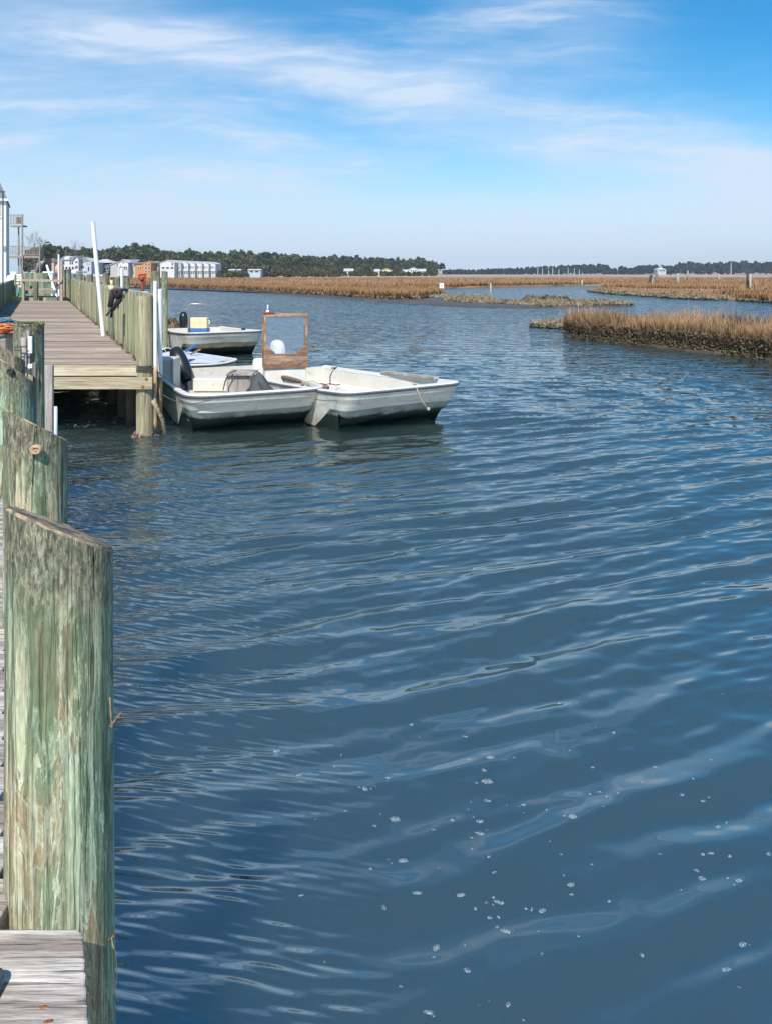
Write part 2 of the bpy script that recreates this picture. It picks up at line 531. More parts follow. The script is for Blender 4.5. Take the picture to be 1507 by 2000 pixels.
M_pane = plain('window_glass', (.05, .06, .075), .12, .2, 2, .02, spec=.6)

# ------------------------------------------------------------------ water
def water_mat():
    m, t = newmat('tidal_water')
    co = t.n('ShaderNodeTexCoord').outputs['Object']
    s = t.n('ShaderNodeSeparateXYZ', {0: co})
    x, y = s.outputs[0], s.outputs[1]
    dist = t.n('ShaderNodeVectorMath', {0: co}, operation='LENGTH').outputs['Value']
    r = random.Random(21)
    wn1 = t.n('ShaderNodeTexNoise', {'Vector': co, 'Scale': .9, 'Detail': 3.0}).outputs['Fac']
    wn2 = t.n('ShaderNodeTexNoise', {'Vector': t.map(co, loc=(9, 3, 0)), 'Scale': 2.3, 'Detail': 2.0}).outputs['Fac']
    gn = t.noise(t.map(co, scale=(.9, 1.6, 1), loc=(2, 8, 0)), 1.0, 3, .5)

    def train(n, l0, l1, mean, sd, rms, warp):
        """sum of n sine trains; returns height in metres"""
        tot = None
        for i in range(n):
            lam = l0 * (l1 / l0) ** ((i + r.random()) / n)
            k = 2 * math.pi / lam
            th = R(r.gauss(mean, sd))
            dot = t.n('ShaderNodeVectorMath', {0: co, 1: (k * math.cos(th), k * math.sin(th), 0)}, operation='DOT_PRODUCT').outputs['Value']
            ph = t.math('MULTIPLY', wn1 if i % 2 else wn2, warp * r.choice((-1, 1)) * r.uniform(.7, 1.3))
            sn = t.math('SINE', t.math('ADD', t.math('ADD', dot, ph), r.uniform(0, 6.28)))
            sn = t.math('MULTIPLY', sn, rms * math.sqrt(2 / n) / k)
            tot = sn if tot is None else t.math('ADD', tot, sn)
        return tot

    rm = t.noise(co, .55, 3, .5)
    line = t.math('ADD', x, t.math('MULTIPLY', y, .30))
    rmask = t.smooth(t.math('ADD', line, t.math('MULTIPLY', t.math('SUBTRACT', rm, .5), 1.8)), 1.25, .15)
    rmask = t.math('MULTIPLY', rmask, t.smooth(gn, .25, .6, .35, 1.1))
    h1 = t.math('MULTIPLY', train(8, .036, .10, 84, 8, .20, 2.5), rmask)
    h2 = t.math('MULTIPLY', train(7, .09, .21, 104, 11, .075, 4), t.math('MULTIPLY', t.smooth(dist, 3.4, 6.5, .25, 1.0), t.smooth(gn, .3, .6, .5, 1.1)))
    h = t.math('ADD', h1, h2)
    bump = t.n('ShaderNodeBump', {'Height': h, 'Strength': 1.0, 'Distance': 1.0}).outputs[0]

    def slopes(n, l0, l1, mean, sd, rms, warp):
        """slope vector of n sine trains: height bumps fade out once a pixel spans several waves, slopes do not"""
        tot = None
        for i in range(n):
            lam = l0 * (l1 / l0) ** ((i + r.random()) / n)
            k = 2 * math.pi / lam
            th = R(r.gauss(mean, sd))
            dot = t.n('ShaderNodeVectorMath', {0: co, 1: (k * math.cos(th), k * math.sin(th), 0)}, operation='DOT_PRODUCT').outputs['Value']
            ph = t.math('MULTIPLY', wn1 if i % 2 else wn2, warp * r.choice((-1, 1)) * r.uniform(.7, 1.3))
            cs = t.math('COSINE', t.math('ADD', t.math('ADD', dot, ph), r.uniform(0, 6.28)))
            a_ = rms * math.sqrt(2 / n)
            v = t.n('ShaderNodeVectorMath', {0: (-a_ * math.cos(th), -a_ * math.sin(th), 0), 'Scale': cs}, operation='SCALE').outputs[0]
            tot = v if tot is None else t.vmath('ADD', tot, v)
        return tot

    sa_ = t.n('ShaderNodeVectorMath', {0: slopes(8, .30, .85, 93, 20, .13, 10), 'Scale': t.smooth(dist, 9, 18)}, operation='SCALE').outputs[0]
    sb2 = t.n('ShaderNodeVectorMath', {0: slopes(6, .8, 2.4, 90, 26, .10, 12), 'Scale': t.smooth(dist, 20, 50)}, operation='SCALE').outputs[0]
    # normals tilted toward the dock so far water reflects higher, bluer sky
    bias = t.n('ShaderNodeVectorMath', {0: (0, -.10, 0), 'Scale': t.smooth(dist, 14, 50)}, operation='SCALE').outputs[0]
    bump = t.n('ShaderNodeVectorMath', {0: t.vmath('ADD', t.vmath('ADD', bump, bias), t.vmath('ADD', sa_, sb2))}, operation='NORMALIZE').outputs[0]
    rough = t.smooth(dist, 12, 80, .03, .10)
    b = t.n('ShaderNodeBsdfPrincipled', {'Base Color': (.030, .053, .052, 1), 'Roughness': rough, 'IOR': 3.2,
                                         'Specular IOR Level': .5, 'Normal': bump, 'Subsurface Weight': 1.0,
                                         'Subsurface Radius': (.3, .45, .5), 'Subsurface Scale': 4.0}, subsurface_method='BURLEY')
    t.n('ShaderNodeOutputMaterial', {'Surface': b})
    return m


M_water = water_mat()


def sstep(x, a, b):
    t = np.clip((x - a) / (b - a), 0, 1)
    return t * t * (3 - 2 * t)


def wave_height(x, y, cell):
    """sum of small swells; cell is the mesh spacing there, waves too short for it are left to the surface"""
    r = np.random.default_rng(11)
    h = np.zeros_like(x)
    d = np.hypot(x, y)
    # domain warp so that crests bend and break
    wx = x + .12 * np.sin(1.1 * y + .7 * x) + .03 * np.sin(3.1 * x - 2.2 * y + 1)
    wy = y + .12 * np.sin(.9 * x + .5) + .02 * np.sin(3.7 * x + 2.1 * y)
    calm = sstep(d + .35 * x, 3.0, 6.0)
    groups = ((10, .38, .9, 113, 8, .17, 0), (26, .25, .62, 109, 8, .24, 1), (10, .24, .5, 75, 20, .06, 1))
    for n, l0, l1, mean, sd, rms, short in groups:
        for i in range(n):
            lam = l0 * (l1 / l0) ** ((i + r.random()) / n)
            th = R(r.normal(mean, sd))
            k = 2 * math.pi / lam
            ph = k * (math.cos(th) * wx + math.sin(th) * wy) + r.uniform(0, 6.28)
            amp = rms * math.sqrt(2 / n) / k * (1.35)
            e = .62 + .38 * np.sin(r.uniform(.5, 1.3) * x + r.uniform(-1.1, 1.1) * y + r.uniform(0, 6.28))
            fade = np.clip((lam / cell - 2.2) / 2.0, 0, 1)
            c = (.60 + .40 * calm) if short else 1.0
            # a little sharper at the crest than in the trough
            h += amp * (np.exp(.9 * (np.sin(ph) - 1)) * 1.35 - .6) * e * fade * c
    return h


def make_water():
    rs = [2.0]
    while rs[-1] < 60:
        d = rs[-1]
        rs.append(d + max(.0075, d * d / 1956 * .8))
        if rs[-1] - d > .9: break
    inner = rs[:]
    outer = [rs[-1] * 1.25 ** i for i in range(1, 26)]
    rr = np.array([.05, .6, 1.2, 1.7] + inner + outer)
    th = np.linspace(R(90 + 33), R(90 - 33), 620)
    th = np.concatenate([np.linspace(R(270), R(90 + 36), 24)[:-1], th, np.linspace(R(90 - 36), R(-90), 24)[1:]])
    T, Q = np.meshgrid(th, rr)
    X, Y = Q * np.cos(T), Q * np.sin(T)
    dr = np.gradient(rr)[:, None] + 0 * T
    cell = np.maximum(dr, Q * R(66) / 620)
    Z = wave_height(X, Y, cell)
    Z[rr > 90] = 0
    nr, nc = X.shape
    V = np.stack([X, Y, Z], -1).reshape(-1, 3)
    i = np.arange(nr - 1)[:, None] * nc + np.arange(nc - 1)[None, :]
    F = np.stack([i, i + nc, i + nc + 1, i + 1], -1).reshape(-1, 4)
    o = np_mesh('water', V, F[:, ::-1], M_water, smooth=True)
    # make sure normals look up
    if o.data.polygons[len(o.data.polygons) // 2].normal.z < 0:
        o.data.flip_normals()
    tag(o, kind='structure')
    return o


make_water()

# foam flecks drifting on the surface
mb = MB()
r_ = random.Random(5)
spots = []
for i in range(75):
    px = r_.triangular(480, 1520, 1100); py = r_.triangular(1330, 2010, 1560)
    spots.append((px, py, r_.choice([.004, .005, .006, .008, .011])))
spots += [(950, 1530, .020), (1118, 1603, .018), (770, 1601, .017), (936, 1606, .014), (938, 1629, .015), (786, 1682, .016), (712, 1546, .017),
          (584, 1517, .013), (851, 1852, .015), (988, 1820, .013), (1058, 1777, .013), (1370, 1718, .013), (1442, 1727, .014), (1449, 1841, .012),
          (973, 1762, .012), (836, 1985, .010), (991, 1968, .009), (957, 1484, .016), (1021, 1573, .010), (1500, 1675, .012), (541, 1467, .016)]
ex_ = []
for px, py, s in spots[75:]:
    for k in range(r_.randint(1, 3)):
        ex_.append((px + r_.gauss(0, 26), py + r_.gauss(0, 7), s * r_.uniform(.15, .4)))
for px, py, s in spots + ex_:
    x, y = W2(px, py); s *= .78
    n = 14
    el = r_.uniform(1.1, 2.3); a0 = r_.uniform(-.3, .4)
    ph = r_.uniform(0, 6)
    z0 = float(wave_height(np.array([x]), np.array([y]), np.array([.01]))[0]) + .001
    ring, top = [], []
    for k in range(n):
        w = 2 * math.pi * k / n
        q = s * (1 + .25 * math.sin(2 * w + ph) + .12 * math.sin(5 * w))
        ux, uy = q * el * math.cos(w), q * math.sin(w) * 1.1
        ux, uy = ux * math.cos(a0) - uy * math.sin(a0), ux * math.sin(a0) + uy * math.cos(a0)
        ring.append((x + ux, y + uy, z0 - .002)); top.append((x + ux * .7, y + uy * .7, z0 + s * .22))
    fs = [(k, (k + 1) % n, (k + 1) % n + n, k + n) for k in range(n)] + [tuple(range(n, 2 * n))]
    mb.add(ring + top, fs)
m_, t_ = newmat('sea_foam')
co_ = t_.n('ShaderNodeTexCoord').outputs['Object']
v_ = t_.n('ShaderNodeTexVoronoi', {'Vector': co_, 'Scale': 260.0}).outputs['Distance']
b_ = t_.n('ShaderNodeBsdfPrincipled', {'Base Color': t_.ramp(v_, [(.3, (.60, .66, .68)), (.65, (.28, .36, .40))]), 'Roughness': .6})
tr_ = t_.n('ShaderNodeBsdfTransparent')
mx_ = t_.n('ShaderNodeMixShader', {0: t_.smooth(v_, .6, .2, .2, .55), 1: tr_, 2: b_})
t_.n('ShaderNodeOutputMaterial', {'Surface': mx_})
o = mb.build('foam', m_, smooth=True)
tag(o, 'small white foam bubbles drifting on the near water', 'foam', kind='stuff')

# ------------------------------------------------------------------ land
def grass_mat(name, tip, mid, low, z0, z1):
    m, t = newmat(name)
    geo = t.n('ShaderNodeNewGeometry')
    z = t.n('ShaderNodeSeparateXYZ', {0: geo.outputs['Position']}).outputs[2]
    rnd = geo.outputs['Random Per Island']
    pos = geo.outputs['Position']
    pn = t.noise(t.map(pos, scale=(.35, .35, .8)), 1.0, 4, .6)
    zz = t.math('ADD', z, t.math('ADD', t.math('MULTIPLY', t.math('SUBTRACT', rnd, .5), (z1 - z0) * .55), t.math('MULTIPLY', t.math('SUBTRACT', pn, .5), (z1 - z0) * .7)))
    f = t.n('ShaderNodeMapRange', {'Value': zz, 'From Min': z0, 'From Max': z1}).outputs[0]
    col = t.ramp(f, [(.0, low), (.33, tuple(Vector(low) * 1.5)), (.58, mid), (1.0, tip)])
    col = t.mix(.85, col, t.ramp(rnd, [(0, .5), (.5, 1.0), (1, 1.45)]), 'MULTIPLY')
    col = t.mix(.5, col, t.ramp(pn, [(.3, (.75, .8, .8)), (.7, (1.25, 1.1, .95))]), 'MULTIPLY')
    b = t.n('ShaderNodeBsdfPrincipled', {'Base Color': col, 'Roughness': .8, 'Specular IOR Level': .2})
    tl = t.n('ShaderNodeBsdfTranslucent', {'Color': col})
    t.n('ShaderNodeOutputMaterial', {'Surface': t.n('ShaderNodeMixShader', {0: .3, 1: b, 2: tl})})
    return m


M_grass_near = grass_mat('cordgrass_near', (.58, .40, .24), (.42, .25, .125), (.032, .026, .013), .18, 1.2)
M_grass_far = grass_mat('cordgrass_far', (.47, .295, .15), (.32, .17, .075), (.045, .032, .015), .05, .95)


def marsh_top_mat():
    m, t = newmat('marsh_canopy')
    co = t.n('ShaderNodeTexCoord').outputs['Object']
    a = t.noise(t.map(co, scale=(.012, .05, 1)), 1.0, 6, .6)
    b = t.noise(t.map(co, scale=(.5, 1.2, 1)), 1.0, 6, .7)
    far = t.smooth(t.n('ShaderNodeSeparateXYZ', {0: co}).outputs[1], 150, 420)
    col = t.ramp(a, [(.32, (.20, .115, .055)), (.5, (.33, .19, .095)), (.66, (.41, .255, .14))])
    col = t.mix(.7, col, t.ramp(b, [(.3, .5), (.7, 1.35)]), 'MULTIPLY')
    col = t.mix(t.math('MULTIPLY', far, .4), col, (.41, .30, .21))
    finish(t, col, .95, b, .8, .5, .1)
    return m


M_marshtop = marsh_top_mat()


def inside(poly, x, y):
    c = np.zeros(x.shape, bool)
    n = len(poly)
    for i in range(n):
        x0, y0 = poly[i]; x1, y1 = poly[(i + 1) % n]
        cond = ((y0 > y) != (y1 > y))
        with np.errstate(divide='ignore', invalid='ignore'):
            xi = (x1 - x0) * (y - y0) / (y1 - y0) + x0
        c ^= cond & (x < xi)
    return c


def densify(pts, step, jit, seed=1):
    r = random.Random(seed)
    out = []
    n = len(pts)
    for i in range(n):
        a, b = Vector(pts[i]), Vector(pts[(i + 1) % n])
        L = (b - a).length
        k = max(1, min(400, int(L / step)))
        for j in range(k):
            q = a.lerp(b, j / k)
            out.append((q.x + r.uniform(-jit, jit), q.y + r.uniform(-jit, jit)))
    return out


def slab(name, poly, ztop, mat, lip=.3, zb=-.6, zedge=.05, inset=.5, kind='structure'):
    """island: shore outline at water level, a slope up to the level top"""
    n = len(poly)
    cx = sum(p[0] for p in poly) / n; cy = sum(p[1] for p in poly) / n
    mb = MB()
    # inward normals
    area = sum(poly[i][0] * poly[(i + 1) % n][1] - poly[(i + 1) % n][0] * poly[i][1] for i in range(n))
    sg = 1 if area > 0 else -1
    inn = []
    for i in range(n):
        a = Vector(poly[i - 1]); b = Vector(poly[(i + 1) % n])
        t = (b - a).normalized()
        nn = Vector((-t.y, t.x)) * sg
        inn.append((poly[i][0] + nn.x * inset, poly[i][1] + nn.y * inset))
    r = random.Random(3)
    vs = [(x, y, zb) for x, y in poly] + [(x, y, zedge * r.uniform(.3, 1.5)) for x, y in poly] + [(x, y, ztop * r.uniform(.85, 1.0)) for x, y in inn]
    fs = [(i, (i + 1) % n, (i + 1) % n + n, i + n) for i in range(n)]
    fs += [(i + n, (i + 1) % n + n, (i + 1) % n + 2 * n, i + 2 * n) for i in range(n)]
    fs.append(tuple(range(2 * n, 3 * n)))
    mb.add(vs, fs)
    o = mb.build(name, mat, recalc=True)
    tag(o, kind=kind)
    return o


def blades(name, pts, hmin, hmax, w, mat, z0=0.0, lean=.25, label=None, hfun=None, seed=1):
    """thin tapered blades rooted at pts (n,2)"""
    r = np.random.default_rng(seed)
    n = len(pts)
    h = r.uniform(hmin, hmax, n)
    if hfun is not None: h = h * hfun(pts)
    a = r.uniform(0, 2 * np.pi, n)
    ww = w * r.uniform(.6, 1.4, n)
    # face roughly across the view but turned at random
    dx, dy = np.cos(a) * ww / 2, np.sin(a) * ww / 2
    la = r.uniform(0, 2 * np.pi, n); ll = np.abs(r.normal(0, lean, n)) * h
    ox, oy = np.cos(la) * ll, np.sin(la) * ll
    zb = z0(pts) if callable(z0) else np.full(n, z0)
    p0 = np.stack([pts[:, 0] - dx, pts[:, 1] - dy, zb], -1)
    p1 = np.stack([pts[:, 0] + dx, pts[:, 1] + dy, zb], -1)
    p2 = np.stack([pts[:, 0] + dx * .75 + ox * .4, pts[:, 1] + dy * .75 + oy * .4, zb + h * .6], -1)
    p3 = np.stack([pts[:, 0] - dx * .75 + ox * .4, pts[:, 1] - dy * .75 + oy * .4, zb + h * .6], -1)
    p4 = np.stack([pts[:, 0] + ox, pts[:, 1] + oy, zb + h], -1)
    V = np.stack([p0, p1, p2, p3, p4], 1).reshape(-1, 3)
    b = np.arange(n)[:, None] * 5
    T = np.concatenate([b + np.array([[0, 1, 2]]), b + np.array([[0, 2, 3]]), b + np.array([[3, 2, 4]])], 0)
    o = np_mesh(name, V, T, mat)
    tag(o, label, 'grass', kind='stuff')
    return o


def scatter(poly, n, edge=None, edge_n=0, edge_w=1.0, seed=1):
    """n points inside poly plus edge_n crowded along the polyline edge"""
    r = np.random.default_rng(seed)
    P_ = np.array(poly)
    lo, hi = P_.min(0), P_.max(0)
    out = []
    tot = 0
    while tot < n:
        q = r.uniform(lo, hi, (max(n, 1000) * 2, 2))
        q = q[inside(poly, q[:, 0], q[:, 1])]
        out.append(q); tot += len(q)
        if len(q) == 0: break
    q = np.concatenate(out)[:n] if out else np.zeros((0, 2))
    if edge is not None and edge_n:
        E = np.array(edge)
        seg = np.diff(E, axis=0); L = np.hypot(seg[:, 0], seg[:, 1])
        # weight by closeness so that near stretches get the most
        wgt = L / np.maximum(10, np.hypot(*(E[:-1] + seg / 2).T)) ** 1.0
        k = r.choice(len(seg), edge_n, p=wgt / wgt.sum())
        tt = r.random(edge_n)[:, None]
        e = E[k] + seg[k] * tt
        nrm = np.stack([-seg[k, 1], seg[k, 0]], -1) / L[k][:, None]
        e = e + nrm * (np.abs(r.normal(0, edge_w, edge_n)))[:, None] * np.sign(nrm[:, 1:2] + 1e-9)
        q = np.concatenate([q, e[inside(poly, e[:, 0], e[:, 1])]])
    return q


def lumps(name, pts, smin, smax, mat, label, seed=2, z0=.0, hz=.6, cat='oysters'):
    """many small angular shells as one mound"""
    r = np.random.default_rng(seed)
    n = len(pts)
    base = np.array([(1, 0, 0), (0, 1, 0), (-1, 0, 0), (0, -1, 0), (0, 0, 1), (0, 0, -.6)], float)
    tri = np.array([(0, 1, 4), (1, 2, 4), (2, 3, 4), (3, 0, 4), (1, 0, 5), (2, 1, 5), (3, 2, 5), (0, 3, 5)])
    s = r.uniform(smin, smax, n)
    V = base[None] * (1 + r.uniform(-.4, .5, (n, 6, 1))) * s[:, None, None]
    V[:, :, 2] *= hz * r.uniform(.6, 2.0, (n, 1))
    a = r.uniform(0, 6.28, n)
    c, sn = np.cos(a)[:, None], np.sin(a)[:, None]
    x = V[:, :, 0] * c - V[:, :, 1] * sn; y = V[:, :, 0] * sn + V[:, :, 1] * c
    zb = z0(pts) if callable(z0) else np.full(n, z0)
    V = np.stack([x + pts[:, 0:1], y + pts[:, 1:2], V[:, :, 2] + zb[:, None]], -1).reshape(-1, 3)
    T = (tri[None] + (np.arange(n) * 6)[:, None, None]).reshape(-1, 3)
    o = np_mesh(name, V, T, mat)
    return tag(o, label, cat, kind='stuff')


def shell_mat(name, pale, dark):
    m, t = newmat(name)
    geo = t.n('ShaderNodeNewGeometry')
    rnd = geo.outputs['Random Per Island']
    n = t.noise(geo.outputs['Position'], .8, 4, .6)
    f = t.math('ADD', t.math('MULTIPLY', rnd, .6), t.math('MULTIPLY', n, .5))
    col = t.ramp(f, [(.3, dark), (.5, tuple((Vector(dark) + Vector(pale)) / 2)), (.75, pale)])
    finish(t, col, .9, None)
    return m


M_shell = shell_mat('oyster_shells', (.26, .215, .14), (.045, .036, .02))
M_shelldark = shell_mat('muddy_oysters', (.17, .125, .07), (.014, .011, .006))
M_shellgreen = shell_mat('weedy_oysters', (.23, .18, .105), (.04, .032, .018))

# --- near marsh island on the right
front3 = [(1098, 650), (1108, 658), (1140, 663), (1182, 667.5), (1262, 677), (1343, 686), (1424, 695), (1507, 704), (1600, 716), (1750, 730)]
back3 = [(1900, 690), (1700, 668), (1507, 656), (1350, 650), (1200, 645), (1125, 643)]
poly3 = [W2(*p) for p in front3 + back3]
edge3 = [W2(*p) for p in front3]
slab('near_marsh_ground', densify(poly3, .5, .09), .22, M_mud, inset=.35)
pts = scatter(poly3, 38000, edge3, 34000, 1.0, seed=4)
gap_ = np.random.default_rng(9).random(len(pts)) < .62 + .38 * np.sin(pts[:, 0] * 3.1 + 2 * np.sin(pts[:, 1] * 1.7)) * np.sin(pts[:, 0] * 1.3 + 1)
pts = pts[gap_]
def h3(p):
    return .82 + .22 * np.sin(p[:, 0] * 1.3) * np.sin(p[:, 1] * .9 + 1) + .06 * np.sin(p[:, 0] * 5)
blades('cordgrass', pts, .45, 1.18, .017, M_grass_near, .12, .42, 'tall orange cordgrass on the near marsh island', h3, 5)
e = scatter(poly3, 10, edge3, 34000, .26, seed=8)
lumps('oyster_clumps', e, .022, .062, M_shelldark, 'dark muddy oyster clumps along the foot of the near grass island',
      z0=lambda p: .0 + .60 * np.random.default_rng(1).random(len(p)) ** 1.5, seed=3)
tip = [W2(*p) for p in [(1033, 638), (1060, 641), (1101, 642), (1125, 645), (1130, 640), (1100, 633), (1060, 633)]]
slab('oyster_tip_ground', densify(tip, .4, .06), .12, M_mud, inset=.25)
lumps('oyster_bar', scatter(tip, 1500, seed=2), .07, .16, M_shell, 'pale oyster bar off the tip of the near grass island', z0=lambda p: .05 + .12 * np.random.default_rng(1).random(len(p)))

# --- left marsh with its mud bank and the spit
front1 = [(60, 560), (200, 560), (327, 563), (492, 570), (661, 580.5), (760, 587), (820, 586), (862, 578.5)]
back1 = [(866, 573), (850, 567), (600, 561), (300, 556), (60, 553)]
poly1 = [W2(*p) for p in front1 + back1]
edge1 = [W2(*p) for p in front1]
slab('left_marsh_ground', densify(poly1, 3, .5), .40, M_mud, inset=1.2)
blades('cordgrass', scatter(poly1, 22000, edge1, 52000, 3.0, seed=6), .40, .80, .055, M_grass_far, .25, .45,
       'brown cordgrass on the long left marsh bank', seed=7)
lumps('oyster_clumps', scatter(poly1, 10, edge1, 7000, .5, seed=8), .10, .30, M_shelldark, 'dark shell and mud crust under the long left marsh bank',
      z0=lambda p: .3 * np.random.default_rng(2).random(len(p)), seed=9)
spit = [(250, 561.5), (327, 564.5), (492, 572), (661, 583.5), (796, 594), (880, 599.5), (960, 601.5), (1026, 602.5), (1132, 601.5), (1200, 600), (1238, 598),
        (1225, 593), (1185, 590), (1105, 587), (1012, 587), (959, 582), (858, 579), (796, 583), (661, 577), (400, 564)]
slab('mud_spit', densify([W2(*p) for p in spit], 1.5, .3), .13, M_mud, inset=1.4, zedge=.02)
sp2 = [W2(*p) for p in [(900, 593), (1000, 597), (1060, 601), (1132, 600), (1200, 598.5), (1236, 597), (1222, 594), (1185, 590.5), (1090, 590), (1000, 592), (940, 588), (870, 584), (860, 588)]]
lumps('oyster_bar', scatter(sp2, 8000, seed=12), .07, .20, M_shellgreen, 'weedy oyster bar on the long low mud spit', z0=lambda p: .08 + .10 * np.random.default_rng(5).random(len(p)), seed=12)
sp3 = [W2(*p) for p in [(1025, 590), (1108, 588), (1108, 586), (1040, 584.5), (1022, 586)]]
lumps('oyster_bar', scatter(sp3, 900, seed=13), .12, .3, M_shelldark, 'dark hump of oysters on the back of the mud spit', z0=.12, seed=13)
sp4 = [W2(*p) for p in [(800, 583.5), (850, 584), (962, 586.5), (955, 582), (858, 579.5)]]
lumps('oyster_bar', scatter(sp4, 1700, seed=14), .10, .24, M_shell, 'pale oyster rubble round the foot of the white number sign', z0=.14, seed=14)

# --- far marsh behind the channel and to the right
front2 = [(-900, 554), (60, 559), (600, 566), (856, 563.5), (973, 560), (1105, 558), (1172, 557.6), (1190, 560), (1172, 565), (1160, 569), (1215, 574), (1300, 579), (1414, 585), (1507, 591), (1640, 597), (2100, 600)]
poly2 = [W2(*p) for p in front2] + [(900, 260), (900, 900), (-900, 900)]
edge2 = [W2(*p) for p in front2[2:]]
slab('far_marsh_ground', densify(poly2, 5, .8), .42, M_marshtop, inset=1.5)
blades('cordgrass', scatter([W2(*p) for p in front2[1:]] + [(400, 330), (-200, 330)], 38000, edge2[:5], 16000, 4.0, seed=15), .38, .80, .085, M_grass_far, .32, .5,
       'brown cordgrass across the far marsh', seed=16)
ge = [W2(*p) for p in [(1172, 563.5), (1240, 567), (1330, 569), (1400, 570), (1430, 576), (1507, 584), (1640, 592)]]
gp = ge + [(200, 140), (40, 160)]
blades('cordgrass', scatter(gp, 5000, ge, 32000, 5.0, seed=17), .35, .80, .06, M_grass_far, .3, .45, 'brown cordgrass behind the right hand oyster flat', seed=18)
flat = [W2(*p) for p in [(1146, 569.5), (1175, 574), (1214, 577), (1295, 583), (1360, 586), (1414, 587.5), (1440, 581), (1400, 573), (1300, 569.5), (1200, 566.5)]]
slab('oyster_flat_ground', densify(flat, 1.5, .3), .18, M_mud, inset=1.0, zedge=.02)
lumps('oyster_bar', scatter(flat, 9000, seed=19), .08, .22, M_shellgreen, 'weedy oyster flat below the right hand marsh', z0=lambda p: .1 + .12 * np.random.default_rng(5).random(len(p)), seed=19)
ge2 = [W2(*p) for p in [(1395, 581), (1440, 588), (1507, 592), (1650, 598)]]
blades('cordgrass', scatter(ge2 + [W2(1650, 580), W2(1420, 576)], 3500, ge2, 4500, 2.0, seed=20), .4, .8, .06, M_grass_far, .1, .25, 'rough olive grass at the right hand water edge', seed=21)
lumps('oyster_clumps', scatter(ge2 + [W2(1650, 580), W2(1420, 576)], 10, ge2, 2500, .5, seed=22), .1, .25, M_shelldark, 'dark oyster edge at the far right water line', z0=.1, seed=22)
# the land sheet beyond, out to the horizon
mb = MB()
mb.box(-9000, 9000, 420, 15000, -1.5, .55)
o = mb.build('ground', plain('pale_far_marsh', (.36, .28, .21), .95, .25, .01, .0))
tag(o, kind='structure')
# shell mound by the boats, at the foot of the green pilings
mb_pts = np.random.default_rng(3).normal(0, 1, (900, 2)) * np.array([.42, .5]) + np.array([-8.45, 30.0])
lumps('oyster_mound', mb_pts, .06, .17, M_shelldark, 'brown oyster mound in the water behind the farthest skiff',
      z0=lambda p: np.maximum(0, .62 - .8 * ((p[:, 0] + 8.45) ** 2 + (p[:, 1] - 30) ** 2)), seed=31)

# ------------------------------------------------------------------ near dock
def pile(name, cx, cy, r, z0, ztop, slope=(0, 0), label=None, group=None, mat=None, nseg=40, rows=34, seed=0, sq=0.0, cat='piling', top_mat=None):
    """round timber: tapered, slightly out of round, with a sloping sawn top"""
    rn = random.Random(seed + 100)
    mb = MB()
    ph = [rn.uniform(0, 6.28) for _ in range(6)]
    vs, fs = [], []
    zr = ztop - z0
    for j in range(rows + 1):
        t = j / rows
        for i in range(nseg):
            w = 2 * math.pi * i / nseg
            q = r * (1.02 - .03 * t) * (1 + .018 * math.sin(2 * w + ph[0]) + .012 * math.sin(3 * w + ph[1] + t * 2) + .007 * math.sin(7 * w + ph[2] + 3 * t)
                                       + .006 * math.sin(11 * w + ph[3]) + .008 * math.sin(t * 9 + ph[4]))
            x, y = q * math.cos(w), q * math.sin(w)
            zt = ztop + slope[0] * x + slope[1] * y + (rn.uniform(-.003, .003) if j == rows else 0)
            vs.append((cx + x, cy + y, z0 + (zt - z0) * t))
    for j in range(rows):
        for i in range(nseg):
            i2 = (i + 1) % nseg
            fs.append((j * nseg + i, j * nseg + i2, (j + 1) * nseg + i2, (j + 1) * nseg + i))
    mb.add(vs, fs)
    # worn arris and sawn face
    mb.cur = 1
    a = rows * nseg
    rings = []
    for k, (f, dz) in enumerate(((.955, .007), (.5, .004), (.0, 0))):
        ring = []
        for i in range(nseg):
            x, y, z = vs[a + i]
            x, y = (x - cx) * f, (y - cy) * f
            ring.append((cx + x, cy + y, ztop + slope[0] * x + slope[1] * y + dz + rn.uniform(-.002, .002)))
        rings.append(ring)
    base = vs[a:a + nseg]
    allv = base + rings[0] + rings[1] + [rings[2][0]]
    ff = []
    for k in range(2):
        for i in range(nseg):
            i2 = (i + 1) % nseg
            ff.append((k * nseg + i, k * nseg + i2, (k + 1) * nseg + i2, (k + 1) * nseg + i))
    ff += [(2 * nseg + i, 2 * nseg + (i + 1) % nseg, 3 * nseg) for i in range(nseg)]
    mb.add(allv, ff)
    o = mb.build(name, [mat or M_pile, top_mat or M_endgrain], None, smooth=True, loc=(cx, cy, ztop))
    o.data.set_sharp_from_angle(angle=R(40))
    if label: tag(o, label, cat, group)
    return o


NEARZ = CAMH - 1.5
WALKZ = CAMH - 1.42
G_NEAR = 'pilings along the near dock'
p1 = pile('piling', -.826, 1.955, .131, -.9, CAMH - .654, (-.43, -.41), 'largest piling, pale green and brown with a slanted top, beside the weathered board end', G_NEAR, seed=1, nseg=56, rows=60)
p2 = pile('piling', -1.55, 3.40, .130, -.9, CAMH - .678, (-.49, -.44), 'second piling with a round knot under its dark slanted top', G_NEAR, seed=2)
p3 = pile('piling', -2.585, 5.33, .134, -.9, CAMH - .665, (-.70, -.46), 'green piling with an oval knot hole just in front of the flat topped one', G_NEAR, seed=3)
p4 = pile('piling', -3.135, 6.75, .125, -.9, CAMH - .452, (0, 0), 'flat topped mossy piling with small planks nailed to it', G_NEAR, seed=4)
pile('piling', -2.93, 5.95, .13, -.9, CAMH - .60, (-.62, -.40), 'dark topped piling mostly hidden behind the green piling with the oval knot hole', G_NEAR, seed=5)

